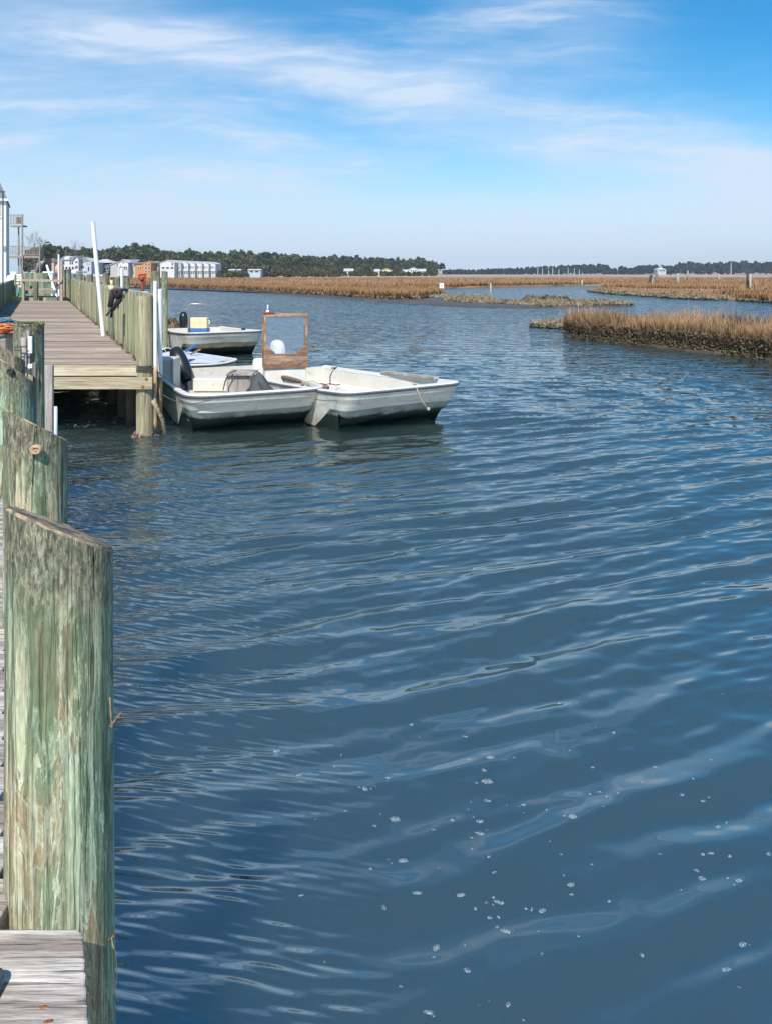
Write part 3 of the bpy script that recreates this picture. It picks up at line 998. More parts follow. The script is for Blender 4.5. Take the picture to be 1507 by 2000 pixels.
# knot on the second and third piling, splinter and string on the first
def knot(parent, px, py, d, r, mat=M_endgrain):
    c = P(px, py, d)
    mb = MB()
    for k, (q, dy) in enumerate(((1.0, 0.0), (.72, -.012), (.35, -.004))):
        pass
    ring = []
    n = 16
    vs, fs = [], []
    for q, dy in ((1.15, .012), (.95, -.008), (.7, -.010), (.5, .002), (.0, -.004)):
        for i in range(n):
            w = 2 * math.pi * i / n
            vs.append((c.x + r * q * math.cos(w), c.y + dy, c.z + r * q * .85 * math.sin(w) + .1 * r * math.sin(3 * w)))
    for j in range(4):
        for i in range(n):
            i2 = (i + 1) % n
            fs.append((j * n + i, j * n + i2, (j + 1) * n + i2, (j + 1) * n + i))
    mb.add(vs, fs)
    return mb.build('knot', mat, parent, smooth=True)


knot(p2, 70, 879, 3.262, .024)
knot(p3, 20, 725, 5.19, .022, M_darkwood)
mb = MB()
mb.tube([P(216, 1418, 1.93), P(237, 1391, 1.92)], [.0022, .0014], 6)
mb.tube([P(215, 1362, 1.93), P(217, 1400, 1.925), P(219, 1420, 1.93)], .0018, 6)
mb.build('splinter', M_brownwood, p1)
mb = MB()
mb.tube([P(213, 1836, 1.92), P(221, 1829, 1.90)], .0026, 8)
mb.build('nail', M_rust, p1)
mb = MB()
pts = [P(218, 1832, 1.90), P(227, 1868, 1.9), P(229, 1905, 1.9), P(224, 1938, 1.9), P(231, 1955, 1.9)]
mb.tube(pts, .0012, 5)
mb.tube([P(219, 1834, 1.9), P(221, 1880, 1.9), P(222, 1940, 1.9)], .001, 5)
mb.build('string', M_rope, p1)

# deck boards (each run of boards is one dock deck)
def dockx(d, x0, k):
    return x0 + k * d

dock = empty('dock', (-1.6, 3, NEARZ), 'grey weathered near dock at the left edge with its rough board end in front', 'dock')
mb = MB()
y = 1.80
r_ = random.Random(3)
while y < 8.05:
    w = .145
    y1 = y + w - .006
    xr = -.487 * (y + w / 2) + r_.uniform(-.003, .003)
    zz_ = NEARZ + r_.uniform(-.004, .004) - .028
    mb.box(xr - 2.6, xr, y, y1, zz_ - .038, zz_)
    y += w
mb.build('decking', M_deckboard, dock, bevel=.004)
mb = MB()
# rough outer board, cut a little round at the corner
n = 26
top, bot = [], []
yf, yb = 1.462, 1.757
prof = []
for i in range(n + 1):
    t = i / n
    yy = yf + (yb - yf) * t
    xr = -.692 + .44 * (yb - yy) + .0016 * math.sin(i * 2.1) + (-.012 * max(0, (t - .9) / .1) ** 2)
    prof.append((xr, yy))
poly = [(-2.3, yf)] + prof + [(-2.3, yb + .002)]
mb.prism(poly, 'z', (NEARZ - .045, NEARZ))
b0 = mb.build('edge_board', M_deckboard, dock, bevel=.005)
mb = MB()
poly = [(-2.3, 1.10), (-.53, 1.10), (-.575, 1.452), (-2.3, 1.455)]
mb.prism(poly, 'z', (NEARZ - .048, NEARZ - .004))
mb.build('edge_board', M_deckboard, dock, bevel=.005)
mb = MB()
mb.bar((-.85, 1.2, NEARZ - .14), (-3.75, 7.9, NEARZ - .16), .06, .17)
mb.bar((-1.3, 1.2, NEARZ - .14), (-4.4, 7.9, NEARZ - .16), .06, .17)
mb.build('stringer', M_darkwood, dock)
mb = MB()
for (px, py) in ((86, 1967), (94, 1995)):
    x, y = W2(px, py, NEARZ)
    mb.ball((x, y, NEARZ - .0005), (.011, .005, .0016), 12, 5, jit=.25)
mb.build('nail', M_rust, dock, smooth=True)

# blue-black iron cleat at the bottom left
cl_ = empty('cleat', (-.86, 1.6, NEARZ), 'blue black iron cleat with a rust spot on the nearest dock board', 'cleat')
mb = MB()
poly = []
x1c, y1c, y0c, rc = -.800, 1.630, 1.38, .022
for a in range(0, 91, 15):
    poly.append((x1c - rc + rc * math.cos(R(a)), y1c - rc + rc * math.sin(R(a))))
poly += [(-1.05, y1c), (-1.05, y0c), (x1c, y0c)]
mb.prism(poly, 'z', (NEARZ + .001, NEARZ + .030))
mb.build('plate', M_navy, cl_, bevel=.006)
mb = MB()
mb.ball((-.845, 1.588, NEARZ + .0305), (.018, .010, .004), 12, 6, jit=.2)
mb.build('bolt', M_rust, cl_, smooth=True)

# grey planks nailed to the mossy piling, and the loose plank beyond
pl = empty('nailed_planks', P(53, 690, 6.55), 'small grey planks and a white strip wired to the mossy piling', 'planks')
mb = MB()
c = P(47, 660, 6.58); mb.box(c.x - .024, c.x + .024, 6.575, 6.60, P(0, 716, 6.6).z, P(0, 659, 6.6).z)
mb.build('plank', M_greyplank, pl, bevel=.003)
mb = MB()
c = P(54, 650, 6.6); mb.box(c.x - .025, c.x + .020, 6.602, 6.622, P(0, 722, 6.6).z, P(0, 646, 6.6).z)
mb.build('plank', M_greyplank, pl, bevel=.003)
mb = MB()
c = P(59.5, 650, 6.55); mb.box(c.x - .017, c.x + .017, 6.54, 6.565, P(0, 690, 6.55).z, P(0, 657, 6.55).z)
mb.build('white_strip', M_white, pl, bevel=.002)
mb = MB()
mb.box(c.x - .017, c.x + .019, 6.54, 6.565, P(0, 719, 6.55).z, P(0, 711, 6.55).z)
mb.build('white_strip', M_white, pl, bevel=.002)
mb = MB()
mb.tube([P(29, 678, 6.52), P(40, 677, 6.52), P(52, 677, 6.5)], .006, 6)
mb.tube([P(28, 684, 6.52), P(42, 684, 6.52)], .006, 6)
mb.tube([P(41.5, 677, 6.52), P(41.5, 716, 6.55)], .005, 6)
mb.build('wire', M_darkrope, pl)
# moss tuft and twigs on the flat top
q = np.random.default_rng(4)
ptsm = np.stack([-3.135 + q.normal(0, .055, 260), 6.75 + q.normal(0, .055, 260)], -1)
mo = blades('moss', ptsm, .012, .035, .010, plain('moss', (.16, .17, .07), .9, .5, 40), CAMH - .456, 1.5, 'dry yellow green moss on the flat topped piling', seed=4)

mb = MB()
xa, xb = P(88, 0, 7.6).x, P(104.5, 0, 7.6).x
mb.box(xa, xb, 7.58, 7.62, .5, P(0, 713, 7.6).z)
o = mb.build('plank_post', M_greyplank, None, loc=(xa, 7.6, .5), bevel=.004)
tag(o, 'narrow grey upright plank standing in front of the walkway end', 'plank')
mb = MB()
xa, xb = P(66, 0, 6.2).x, P(72, 0, 6.2).x
mb.box(xa, xb, 6.18, 6.21, .6, P(0, 708, 6.2).z)
o = mb.build('plank_post', M_greyplank, None, loc=(xa, 6.2, .6), bevel=.003)
tag(o, 'thin dark plank between the knotted green piling and the mossy piling', 'plank')

tb = empty('tub', P(93, 850, 8.2), 'maroon tub with a pale blue pipe half hidden behind the upright grey plank', 'tub')
mb = MB()
c0, c1_ = P(74, 792, 8.3), P(104, 850, 8.3)
cxm = (c0.x + c1_.x) / 2; rr = (c1_.x - c0.x) / 2
vs, fs, n = [], [], 28
for j, (z, q) in enumerate(((.55, .8), (c0.z, 1.0), (c0.z, .9), (.6, .72))):
    for i in range(n):
        w = 2 * math.pi * i / n
        vs.append((cxm + rr * q * math.cos(w), 8.3 + rr * q * math.sin(w), z))
for j in range(3):
    for i in range(n):
        i2 = (i + 1) % n
        fs.append((j * n + i, j * n + i2, (j + 1) * n + i2, (j + 1) * n + i))
fs.append(tuple(range(3 * n, 4 * n))); fs.append(tuple(range(n)))
mb.add(vs, fs)
mb.build('body', M_maroon, tb, smooth=True)
mb = MB()
mb.tube([(P(108.5, 0, 8.1).x, 8.1, .35), (P(108.5, 0, 8.1).x, 8.1, P(0, 794, 8.1).z)], .021, 14)
mb.build('pipe', M_palepipe, tb, smooth=True)

# shelf with ropes at the left edge
sh = empty('bench', (-4.2, 7.9, CAMH - .60), 'weathered plank bench at the left edge under the ropes', 'bench')
mb = MB()
zt = CAMH - .62
mb.box(-5.4, P(27, 0, 7.9).x, 7.55, 8.2, zt - .04, zt)
mb.build('top', M_greyplank, sh, bevel=.004)
for x in (-5.3, -3.95):
    for yl in (7.6, 8.06):
        mb = MB()
        mb.box(x - .04, x + .04, yl, yl + .08, .3, zt - .041)
        mb.build('leg', M_greyplank, sh)


def coil(mbx, c, R0, R1, turns, r, seed=0, lift=.01, n=8):
    rn = random.Random(seed)
    pts = []
    N = int(turns * 20)
    for i in range(N):
        t = i / N
        w = t * turns * 2 * math.pi
        q = R0 + (R1 - R0) * abs(math.sin(t * 3.1 + seed))
        pts.append((c[0] + q * math.cos(w) * (1 + .2 * math.sin(w * .37)), c[1] + q * math.sin(w) * .75, c[2] + lift * t * turns + .012 * math.sin(w * 1.7 + seed)))
    mbx.tube(pts, r, n)


mb = MB()
coil(mb, (P(10, 0, 7.85).x, 7.85, zt + .015), .05, .14, 7, .011, 1, .012)
coil(mb, (P(20, 0, 7.8).x, 7.8, zt + .02), .03, .09, 6, .010, 2, .012)
coil(mb, (P(4, 0, 7.8).x, 7.75, zt + .01), .04, .10, 6, .010, 3, .014)
o = mb.build('rope_coil', M_orange, None, smooth=True, loc=(P(10, 0, 7.85).x, 7.85, zt))
tag(o, 'orange rope coil heaped on the plank bench at the left edge', 'rope')
mb = MB()
for k in range(4):
    yy = 8.12 + .05 * k
    mb.tube([(-5.0, yy, zt + .09 + .03 * math.sin(k)), (-4.4, yy + .04, zt + .105), (-4.15, yy, zt + .10 + .01 * k), (P(26, 0, 8.1).x, yy, zt + .085)], .012, 7)
coil(mb, (P(17, 0, 8.15).x, 8.12, zt + .075), .02, .06, 5, .010, 5, .01)
mb.ball((P(17, 0, 8.15).x, 8.12, zt + .05), (.09, .08, .05), 12, 8, jit=.1)
o = mb.build('rope_bundle', plain('teal_rope', (.07, .16, .22), .8, .5, 30, .6), None, smooth=True, loc=(-4.4, 8.2, zt))
tag(o, 'teal rope bundle lying behind the orange rope coil', 'rope')

# ------------------------------------------------------------------ walkway
wk = empty('walkway', (-4.5, 12, WALKZ), 'long brown grey boardwalk with a pale fascia board running to the houses', 'boardwalk')
KX = -.455


def wx_r(y): return -3.80 + KX * (y - 11.9)
def wx_l(y): return -6.84 + KX * (y - 11.9) - .02 * (y - 11.9)


mb = MB()
y = 11.88
r_ = random.Random(8)
while y < 39:
    w = .146
    o_ = r_.uniform(-.05, .03)
    mb.box(wx_l(y) + r_.uniform(-.05, .03), wx_r(y) + o_, y, y + w - .007, WALKZ - .04 + r_.uniform(-.004, .004), WALKZ + r_.uniform(-.004, .004))
    y += w
mb.build('decking', M_walk, wk, bevel=.0)
mb = MB()
xl, xr = P(104, 0, 11.85).x, P(272, 0, 11.85).x
mb.box(-6.3, xr, 11.835, 11.875, P(0, 734, 11.85).z, WALKZ - .008)
mb.build('fascia', M_fresh, wk, bevel=.004)
mb = MB()
mb.box(-6.3, P(299, 0, 11.8).x, 11.76, 11.80, P(0, 760, 11.78).z, P(0, 736.5, 11.78).z)
mb.build('beam', M_fresh, wk, bevel=.004)
mb = MB()
for k in range(8):
    yy = 12.4 + 3.4 * k
    mb.box(wx_l(yy), wx_r(yy) + .2, yy, yy + .08, WALKZ - .30, WALKZ - .042)
for k, dx_ in enumerate((.3, 1.1, 1.9, 2.7)):
    mb.bar((wx_r(11.9) - dx_, 11.9, WALKZ - .13), (wx_r(38) - dx_, 38, WALKZ - .13), .05, .17)
mb.build('joist', M_darkwood, wk)
for (px, py) in ((286, 740), (279, 755)):
    mb = MB()
    c = P(px, py, 11.755)
    mb.tube([(c.x, 11.762, c.z), (c.x, 11.745, c.z)], .022, 10)
    mb.build('bolt', M_rust, wk)
# foot pilings and the dark ones beneath
G_UND = 'pilings under the boardwalk'
xf = P(283.5, 0, 11.95).x
pf = pile('piling', xf, 11.94, .128, -.9, CAMH - .36, (0, 0), 'tan corner piling at the front of the timber bulkhead with shells at its foot', 'pilings of the boardwalk', seed=11, mat=M_tanpile)
mb = MB()
q = random.Random(6)
for i in range(260):
    w = q.uniform(0, 6.28)
    rr = .12 + abs(q.gauss(0, .035))
    mb.ball((xf - .02 + rr * math.cos(w), 11.94 + rr * math.sin(w), q.uniform(-.02, .075) * (1 if rr < .15 else .4)), (q.uniform(.008, .022), q.uniform(.008, .022), q.uniform(.006, .018)), 5, 4, jit=.45)
mb.build('barnacles', M_barn, pf)['kind'] = 'stuff'
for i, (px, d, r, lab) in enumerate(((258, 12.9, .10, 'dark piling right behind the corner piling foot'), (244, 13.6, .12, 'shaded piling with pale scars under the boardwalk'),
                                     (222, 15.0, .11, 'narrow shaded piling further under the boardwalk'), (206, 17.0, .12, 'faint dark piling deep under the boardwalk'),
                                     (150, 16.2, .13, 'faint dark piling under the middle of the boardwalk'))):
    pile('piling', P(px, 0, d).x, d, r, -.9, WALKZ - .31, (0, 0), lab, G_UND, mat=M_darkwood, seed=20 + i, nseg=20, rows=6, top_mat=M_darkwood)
mb = MB()
q = random.Random(9)
cxm, cym = P(150, 0, 12.6).x, 12.75
for i in range(60):
    mb.ball((cxm + q.gauss(0, .09), cym + q.gauss(0, .06), q.uniform(-.02, .05)), (q.uniform(.015, .04), q.uniform(.015, .035), q.uniform(.012, .03)), 6, 4, jit=.35)
o = mb.build('oyster_clump', M_shell, None, loc=(cxm, cym, 0))
tag(o, 'small pale oyster clump in the dark water under the boardwalk', 'oysters', kind='stuff')
# added backing that blocks light so the boardwalk underside stays dark
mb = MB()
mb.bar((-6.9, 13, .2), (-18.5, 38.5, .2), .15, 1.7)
o = mb.build('underside_light_block', M_darkwood, None, loc=(-7, 13, 0))
tag(o, 'dark backing added to keep the far side under the boardwalk dark', 'bulkhead')

# timber bulkhead: the tall board wall on the water side
def boardwall(name, a, b, ztop_a, ztop_b, zb, w, mat, label, seed=1, thick=.05, group=None, round_=.018, zj=.03):
    a, b = Vector(a), Vector(b)
    L = (b - a).length
    t = (b - a) / L
    nrm = Vector((t.y, -t.x))
    n = int(L / w)
    rn = random.Random(seed)
    mb = MB()
    for i in range(n):
        s0, s1 = i * w, (i + 1) * w - .012
        f = (i + .5) / n
        zt = ztop_a + (ztop_b - ztop_a) * f + rn.uniform(-zj, zj)
        off = rn.uniform(-.012, .012)
        K = 5
        prof = []
        for k in range(K + 1):
            u = k / K
            bul = round_ * math.sin(math.pi * u)
            q = a + t * (s0 + (s1 - s0) * u) + nrm * (-bul + off)
            prof.append(q)
        for k in range(K, -1, -5):
            q = a + t * (s0 + (s1 - s0) * (k / K)) + nrm * (thick + off)
            prof.append(q)
        m = len(prof)
        sl = rn.uniform(-.02, .02)
        vs = [(p.x, p.y, zb) for p in prof] + [(p.x, p.y, zt + sl * (k / m)) for k, p in enumerate(prof)]
        fs = [tuple(range(m))[::-1], tuple(range(m, 2 * m))] + [(k, (k + 1) % m, (k + 1) % m + m, k + m) for k in range(m)]
        mb.add(vs, fs)
    o = mb.build(name, mat, None, loc=(a.x, a.y, zb))
    return tag(o, label, 'bulkhead', group)


def wallx(d): return -3.53 + .02 + KX * (d - 11.7)


boardwall('timber_bulkhead', (wallx(12.06), 12.06), (wallx(46), 46), CAMH - .36, CAMH - .30, .25, .29, M_fence,
          'long green and tan board wall along the water side of the boardwalk', 3)
mb = MB()
mb.bar((wallx(12.1) + .07, 12.1, CAMH - .40), (wallx(44) + .07, 44, CAMH - .40), .08, .13)
mb.bar((wallx(12.1) + .07, 12.1, 1.3), (wallx(44) + .07, 44, 1.3), .08, .16)
o = mb.build('wale', M_greyplank, None, loc=(wallx(12.1), 12.1, 1.3))
tag(o, 'grey timber wale along the back of the board wall', 'timber')
boardwall('timber_bulkhead', (P(-18, 0, 24).x, 24), (P(28, 0, 46).x, 46), CAMH - .42, CAMH - .40, .4, .3, M_greenboard,
          'dark green board wall on the left side of the boardwalk', 5)

# pilings that rise behind the wall
G_BACK = 'pilings behind the board wall'
for i, (px, d, r, pt, zb, lab) in enumerate(((305, 15.8, .085, 530, -.9, 'pale piling with a dark hole behind the white pipes'),
                                         (322, 24.5, .095, 530, -.9, 'mossy green piling standing in the water right of the white pipes'),
                                         (297.5, 17.0, .035, 532, .5, 'thin stake just left of the piling with the hole'),
                                         (229, 19.5, .075, 542, 1.0, 'stub of green piling left of the short white pipe'),
                                         (248, 18.4, .07, 543, 1.0, 'stub of green piling right of the short white pipe'),
                                         (207, 21.5, .085, 534, 1.0, 'knotted piling right of the leaning white pole'),
                                         (176, 27.5, .11, 536, 1.0, 'pale green piling left of the leaning white pole'),
                                         (157, 31.0, .10, 535, 1.0, 'pale piling beside the white canopy'),
                                         (131, 40.0, .22, 527, 1.0, 'broad mossy piling at the far end of the board wall'))):
    pile('piling', P(px, 0, d).x, d, r, zb, P(0, pt, d).z, (random.uniform(-.2, .2), 0), lab, G_BACK, seed=40 + i, nseg=20, rows=12)

# white pipes
def pipe(pts, r, label, stain=None, group='white plastic pipes', name='plastic_pipe', mat=None):
    pts = [Vector(p) for p in pts]
    e = empty(name, pts[-1], label, 'pipe', group)
    mb = MB()
    a, b = pts[0], pts[-1]
    if stain is None:
        mb.tube([a.lerp(b, k / 8) for k in range(9)], r, 16)
    else:
        m = a.lerp(b, stain)
        mb.tube([a.lerp(m, k / 8) for k in range(9)], r, 16)
        ms = MB()
        ms.tube([m.lerp(b, k / 10) for k in range(11)], [r * (1.0 + .06 * math.sin(k * 2.3)) for k in range(11)], 16)
        ms.build('stained_foot', M_pvcstain, e, smooth=True)
    o = mb.build('pipe', mat or M_pvc, e, smooth=True)
    o.data.set_sharp_from_angle(angle=R(50))
    return e


pipe([P(181.5, 433, 17.0), P(202, 656, 17.2)], .046, 'tall white pole leaning against the board wall, its foot on the boardwalk')
pipe([P(303.5, 549, 11.85), P(304, 838, 11.95)], .028, 'taller white pipe of the upright pair beside the corner piling', stain=.57)
pipe([P(313, 565, 11.9), P(313, 846, 12.3)], .037, 'shorter thicker white pipe of the upright pair beside the moored skiff', stain=.60)
pipe([P(238.5, 524, 17.3), P(238.5, 566, 17.4)], .034, 'short white pipe sticking up behind the black rubber trousers')
pipe([P(298.8, 655, 12.3), P(298.8, 725, 12.3)], .018, 'thin white tube low beside the corner piling')
mb = MB()
mb.tube([P(299, 782, 11.7), P(309, 800, 11.75), P(318, 820, 11.8), P(323, 852, 12.0)], [.034, .03, .03, .026], 10)
o = mb.build('mooring_stick', plain('mossy_stick', (.36, .32, .20), .9, .4, 14, .5, dirt=(.12, .11, .06), dscale=20, dlo=.5, dhi=.6), None, smooth=True, loc=P(323, 852, 12.0))
tag(o, 'bent yellowish stick leaning from the water against the corner piling', 'stick')

# small things on top of the wall: rusty pump, blue cap, white cup
rp = empty('hand_pump', P(279, 572, 15.2), 'rusty red hand pump standing behind the board wall', 'pump')
d_ = 15.2
mb = MB()
mb.tube([P(279, 580, d_), P(279, 566, d_), P(278.5, 540, d_)], [.024, .03, .022], 10)
mb.tube([P(272, 537, d_), P(286, 536, d_)], .018, 8)
mb.tube([P(278, 540, d_), P(278, 549, d_)], [.055, .045], 12)
mb.build('body', M_red, rp, smooth=True)
mb = MB()
mb.tube([P(272, 537, d_), P(272, 545, d_), P(276, 547, d_), P(281, 546, d_), P(284, 541, d_), P(284, 536, d_)], .016, 8)
mb.tube([P(283, 545, d_), P(284, 550, d_), P(280, 556, d_)], .016, 8)
mb.build('handle', M_red, rp, smooth=True)
mb = MB()
c = P(284, 575, 13.6)
mb.tube([(c.x, c.y, c.z - .06), (c.x, c.y, c.z + .05)], [.05, .055], 14)
o = mb.build('cup', M_white, None, smooth=True, loc=(c.x, c.y, c.z - .06))
tag(o, 'small white cup on top of the board wall', 'cup')
mb = MB()
c = P(218, 556, 16.5)
mb.tube([(c.x, c.y, c.z - .12), (c.x, c.y, c.z - .02)], .06, 14); mb.tube([(c.x, c.y, c.z - .02), (c.x, c.y, c.z + .09)], .025, 10)
o = mb.build('light_fitting', M_cream, None, smooth=True, loc=(c.x, c.y, c.z - .12))
tag(o, 'cream capped fitting on the board wall left of the black trousers', 'fitting')
mb = MB()
mb.tube([P(228, 563, 15.9), P(240, 565, 15.5), P(252, 568, 15.0)], .022, 8)
mb.ball(P(244, 566, 15.4), (.10, .05, .03), 10, 6)
o = mb.build('dark_hose', M_black, None, smooth=True, loc=P(244, 566, 15.4))
tag(o, 'short dark hose lying along the top of the board wall', 'hose')

# black rubber trousers hung on the wall
tr = empty('rubber_trousers', P(225, 565, 15.6), 'black rubber waders hanging crossed over the board wall', 'waders')
def cloth(parts, name, mat, d0, th=.05):
    mb = MB()
    for poly in parts:
        n = len(poly)
        cx = sum(p[0] for p in poly) / n; cy = sum(p[1] for p in poly) / n
        f = [P(x, y, d0) for x, y in poly]
        g = [P(cx + (x - cx) * .86, cy + (y - cy) * .9, d0 - th) for x, y in poly]
        bk = [P(x, y, d0 + .015) for x, y in poly]
        vs = bk + f + g
        fs = []
        for L in (0, 1):
            fs += [(L * n + k, L * n + (k + 1) % n, (L + 1) * n + (k + 1) % n, (L + 1) * n + k) for k in range(n)]
        fs += [tuple(range(2 * n, 3 * n)), tuple(range(n))]
        mb.add(vs, fs)
    return mb.build(name, mat, tr, smooth=True)
# the wall surface recedes, so each leg gets its own depth
cloth([[(218, 566), (226, 563), (240, 568), (240, 580), (231, 584), (221, 583)]], 'waist', M_rubber, 15.28)
cloth([[(217, 566), (226, 572), (224, 585), (219, 602), (210, 599), (213.5, 580)]], 'leg', M_rubber, 15.35)
cloth([[(229, 576), (240, 573), (239, 588), (231, 598), (223, 608), (215, 604), (226, 588)], ], 'leg', M_rubber, 15.30)
cloth([[(216, 603), (221.5, 605), (220, 620.5), (215.5, 620.5), (216.5, 609), (208.5, 618), (206.5, 615.5)]], 'foot', M_rubber, 15.38)
cloth([[(224.5, 562), (227, 561), (230, 568), (226, 569)]], 'patch', M_red, 15.22, .03)

# ------------------------------------------------------------------ skiffs
def frame2(stern, bow):
    s, b = Vector(stern), Vector(bow)
    f = (b - s)
    L = f.length
    f.normalize()
    lat = Vector((-f.y, f.x))       # to port
    return s, f, lat, L


def skiff(label, stern, bow, W, zs, zb, bottom, group='moored skiffs', ch_b=.46, rake=.85, pw=5.0, rail_dark=True, name='skiff', zfloor=.18, tri=True, wb=.97, lb=.36):
    """blunt-bowed skiff. stern, bow: plan points of the rail at the centre line; zs, zb rail heights"""
    s, f, lat, L = frame2(stern, bow)
    e = empty(name, (s.x, s.y, 0), label, 'boat', group)
    # plan outline from port stern round the bow to starboard stern; q in -1..1 is the half-beam fraction
    out = []
    NS, NB = 16, 40
    Lb = W * lb                       # length of the rounded bow
    for i in range(NS):
        u = i / NS
        out.append((u * (L - Lb), (W / 2) * (.94 + .06 * min(1, u * 1.6)), 0.0))
    for i in range(NB + 1):
        w = math.pi * i / NB
        cq, sq = math.cos(w), math.sin(w)
        yq = math.copysign(abs(cq) ** (2 / pw), cq)
        xq = abs(sq) ** (2 / pw)
        out.append((L - Lb + Lb * xq, W / 2 * yq * (1 - (1 - wb) * xq), xq ** 1.5 * (1 - .0 * abs(yq))))
    for i in range(NS - 1, -1, -1):
        u = i / NS
        out.append((u * (L - Lb), -(W / 2) * (.94 + .06 * min(1, u * 1.6)), 0.0))
    n = len(out)

    def zrail(x):
        t = x / L
        return zs + (zb - zs) * t ** 1.5

    def pt(x, y, z):
        p = s + f * x + lat * y
        return (p.x, p.y, z)

    def inset(k, side, fwd, wav=0.0):
        """move outline point k inwards"""
        x, y, b = out[k]
        yy = math.copysign(max(0, abs(y) - side * (1 - .25 * b)), y)
        xx = x - fwd * b
        return xx, yy

    # bow chine height: low on the sides, high across the raked bow
    def chz(k):
        x, y, b = out[k]
        fr = max(0, min(1, (x - (L - Lb - .55)) / (.62)))
        fr = fr * fr * (3 - 2 * fr)
        return .03 + (ch_b - .03) * fr * (.9 + .1 * (1 - abs(y) / (W / 2)))

    lev = []
    lev.append([pt(*inset(k, .0, .0), zrail(out[k][0]) - .055) for k in range(n)])
    lev.append([pt(*inset(k, .015, .03), zrail(out[k][0]) - .13) for k in range(n)])
    lev.append([pt(*inset(k, .045, .10), (zrail(out[k][0]) - .13) * .45 + chz(k) * .55 + .02) for k in range(n)])
    lev.append([pt(*inset(k, .07, .17), chz(k)) for k in range(n)])
    hull = MB()
    for j in range(3):
        vs = lev[j] + lev[j + 1]
        hull.add(vs, [(k, k + 1, k + 1 + n, k + n) for k in range(n - 1)])
    # transom
    a, b = lev[0][0], lev[0][-1]
    hull.add([lev[0][0], lev[0][-1], lev[3][-1], lev[3][0]], [(0, 1, 2, 3)])
    hull.add([pt(0, .94 * W / 2 - .07, .03), pt(0, -(.94 * W / 2 - .07), .03), pt(0, -(.94 * W / 2 - .3), -.2), pt(0, .94 * W / 2 - .3, -.2)], [(0, 1, 2, 3)])
    ho = hull.build('hull', M_hull, e, smooth=True)
    ho.data.set_sharp_from_angle(angle=R(28))
    # bottom: raked planes with a sponson at each side
    bt = MB()
    l1, l2 = [], []
    for k in range(n):
        x, y, b = out[k]
        z = chz(k)
        l1.append(pt(*inset(k, .10, .17 + rake * .13), z * (1 - .38 * b) - .02 * (1 - b)))
        ya = abs(y) / (W / 2)
        tun = .10 * math.sin(ya * math.pi * 1.5) ** 2 * b if tri else 0
        l2.append(pt(*inset(k, .26, .17 + rake + .25 * b), -.16 + tun))
    bt.add(lev[3] + l1, [(k, k + 1, k + 1 + n, k + n) for k in range(n - 1)])
    bt.add(l1 + l2, [(k, k + 1, k + 1 + n, k + n) for k in range(n - 1)])
    bt.add(l2, [tuple(range(n))])
    bo = bt.build('hull_bottom', bottom, e, smooth=True)
    bo.data.set_sharp_from_angle(angle=R(25))
    # rail
    rb = MB()
    def strip(mbx, s0, z0, s1, z1, f0=0, f1=0):
        A = [pt(*inset(k, s0, f0), zrail(out[k][0]) + z0) for k in range(n)]
        B = [pt(*inset(k, s1, f1), zrail(out[k][0]) + z1) for k in range(n)]
        mbx.add(A + B, [(k, k + 1, k + 1 + n, k + n) for k in range(n - 1)])
    strip(rb, -.025, -.010, -.032, -.030, -.025, -.032)
    strip(rb, -.032, -.030, -.012, -.060, -.032, -.012)
    strip(rb, -.012, -.060, .004, -.058, -.012, .004)
    rb.build('rub_rail', M_rail, e, smooth=True)
    rt = MB()
    strip(rt, -.025, -.010, -.018, .006, -.025, -.018)
    strip(rt, -.018, .006, .075, .004, -.018, .10)
    strip(rt, .075, .004, .082, -.05, .10, .11)
    ro = rt.build('gunwale', M_railtop, e, smooth=True)
    ro.data.set_sharp_from_angle(angle=R(35))
    # cockpit
    ck = MB()
    strip(ck, .075, -.04, .12, -.30, .10, .16)
    A = [pt(*inset(k, .12, .16), zrail(out[k][0]) - .30) for k in range(n)]
    B = [pt(*inset(k, .16, .22 + rake * .62), zfloor) for k in range(n)]
    ck.add(A + B, [(k, k + 1, k + 1 + n, k + n) for k in range(n - 1)])
    ck.add(B, [tuple(range(n))])
    # inner transom
    w_ = .94 * W / 2 - .02
    ck.add([pt(.05, w_, zrail(0) - .02), pt(.05, -w_, zrail(0) - .02), pt(.05, -w_, zfloor), pt(.05, w_, zfloor)], [(0, 1, 2, 3)])
    ck.add([pt(.0, w_, zrail(0) - .02), pt(.0, -w_, zrail(0) - .02), pt(.05, -w_, zrail(0) - .02), pt(.05, w_, zrail(0) - .02)], [(0, 1, 2, 3)])
    co = ck.build('cockpit', M_deckw, e, smooth=True)
    co.data.set_sharp_from_angle(angle=R(30))
    e_ = dict(e=e, s=s, f=f, lat=lat, L=L, W=W, pt=pt, z=zrail)
    return e_


def rotz_to(f):
    return math.atan2(f[1], f[0])


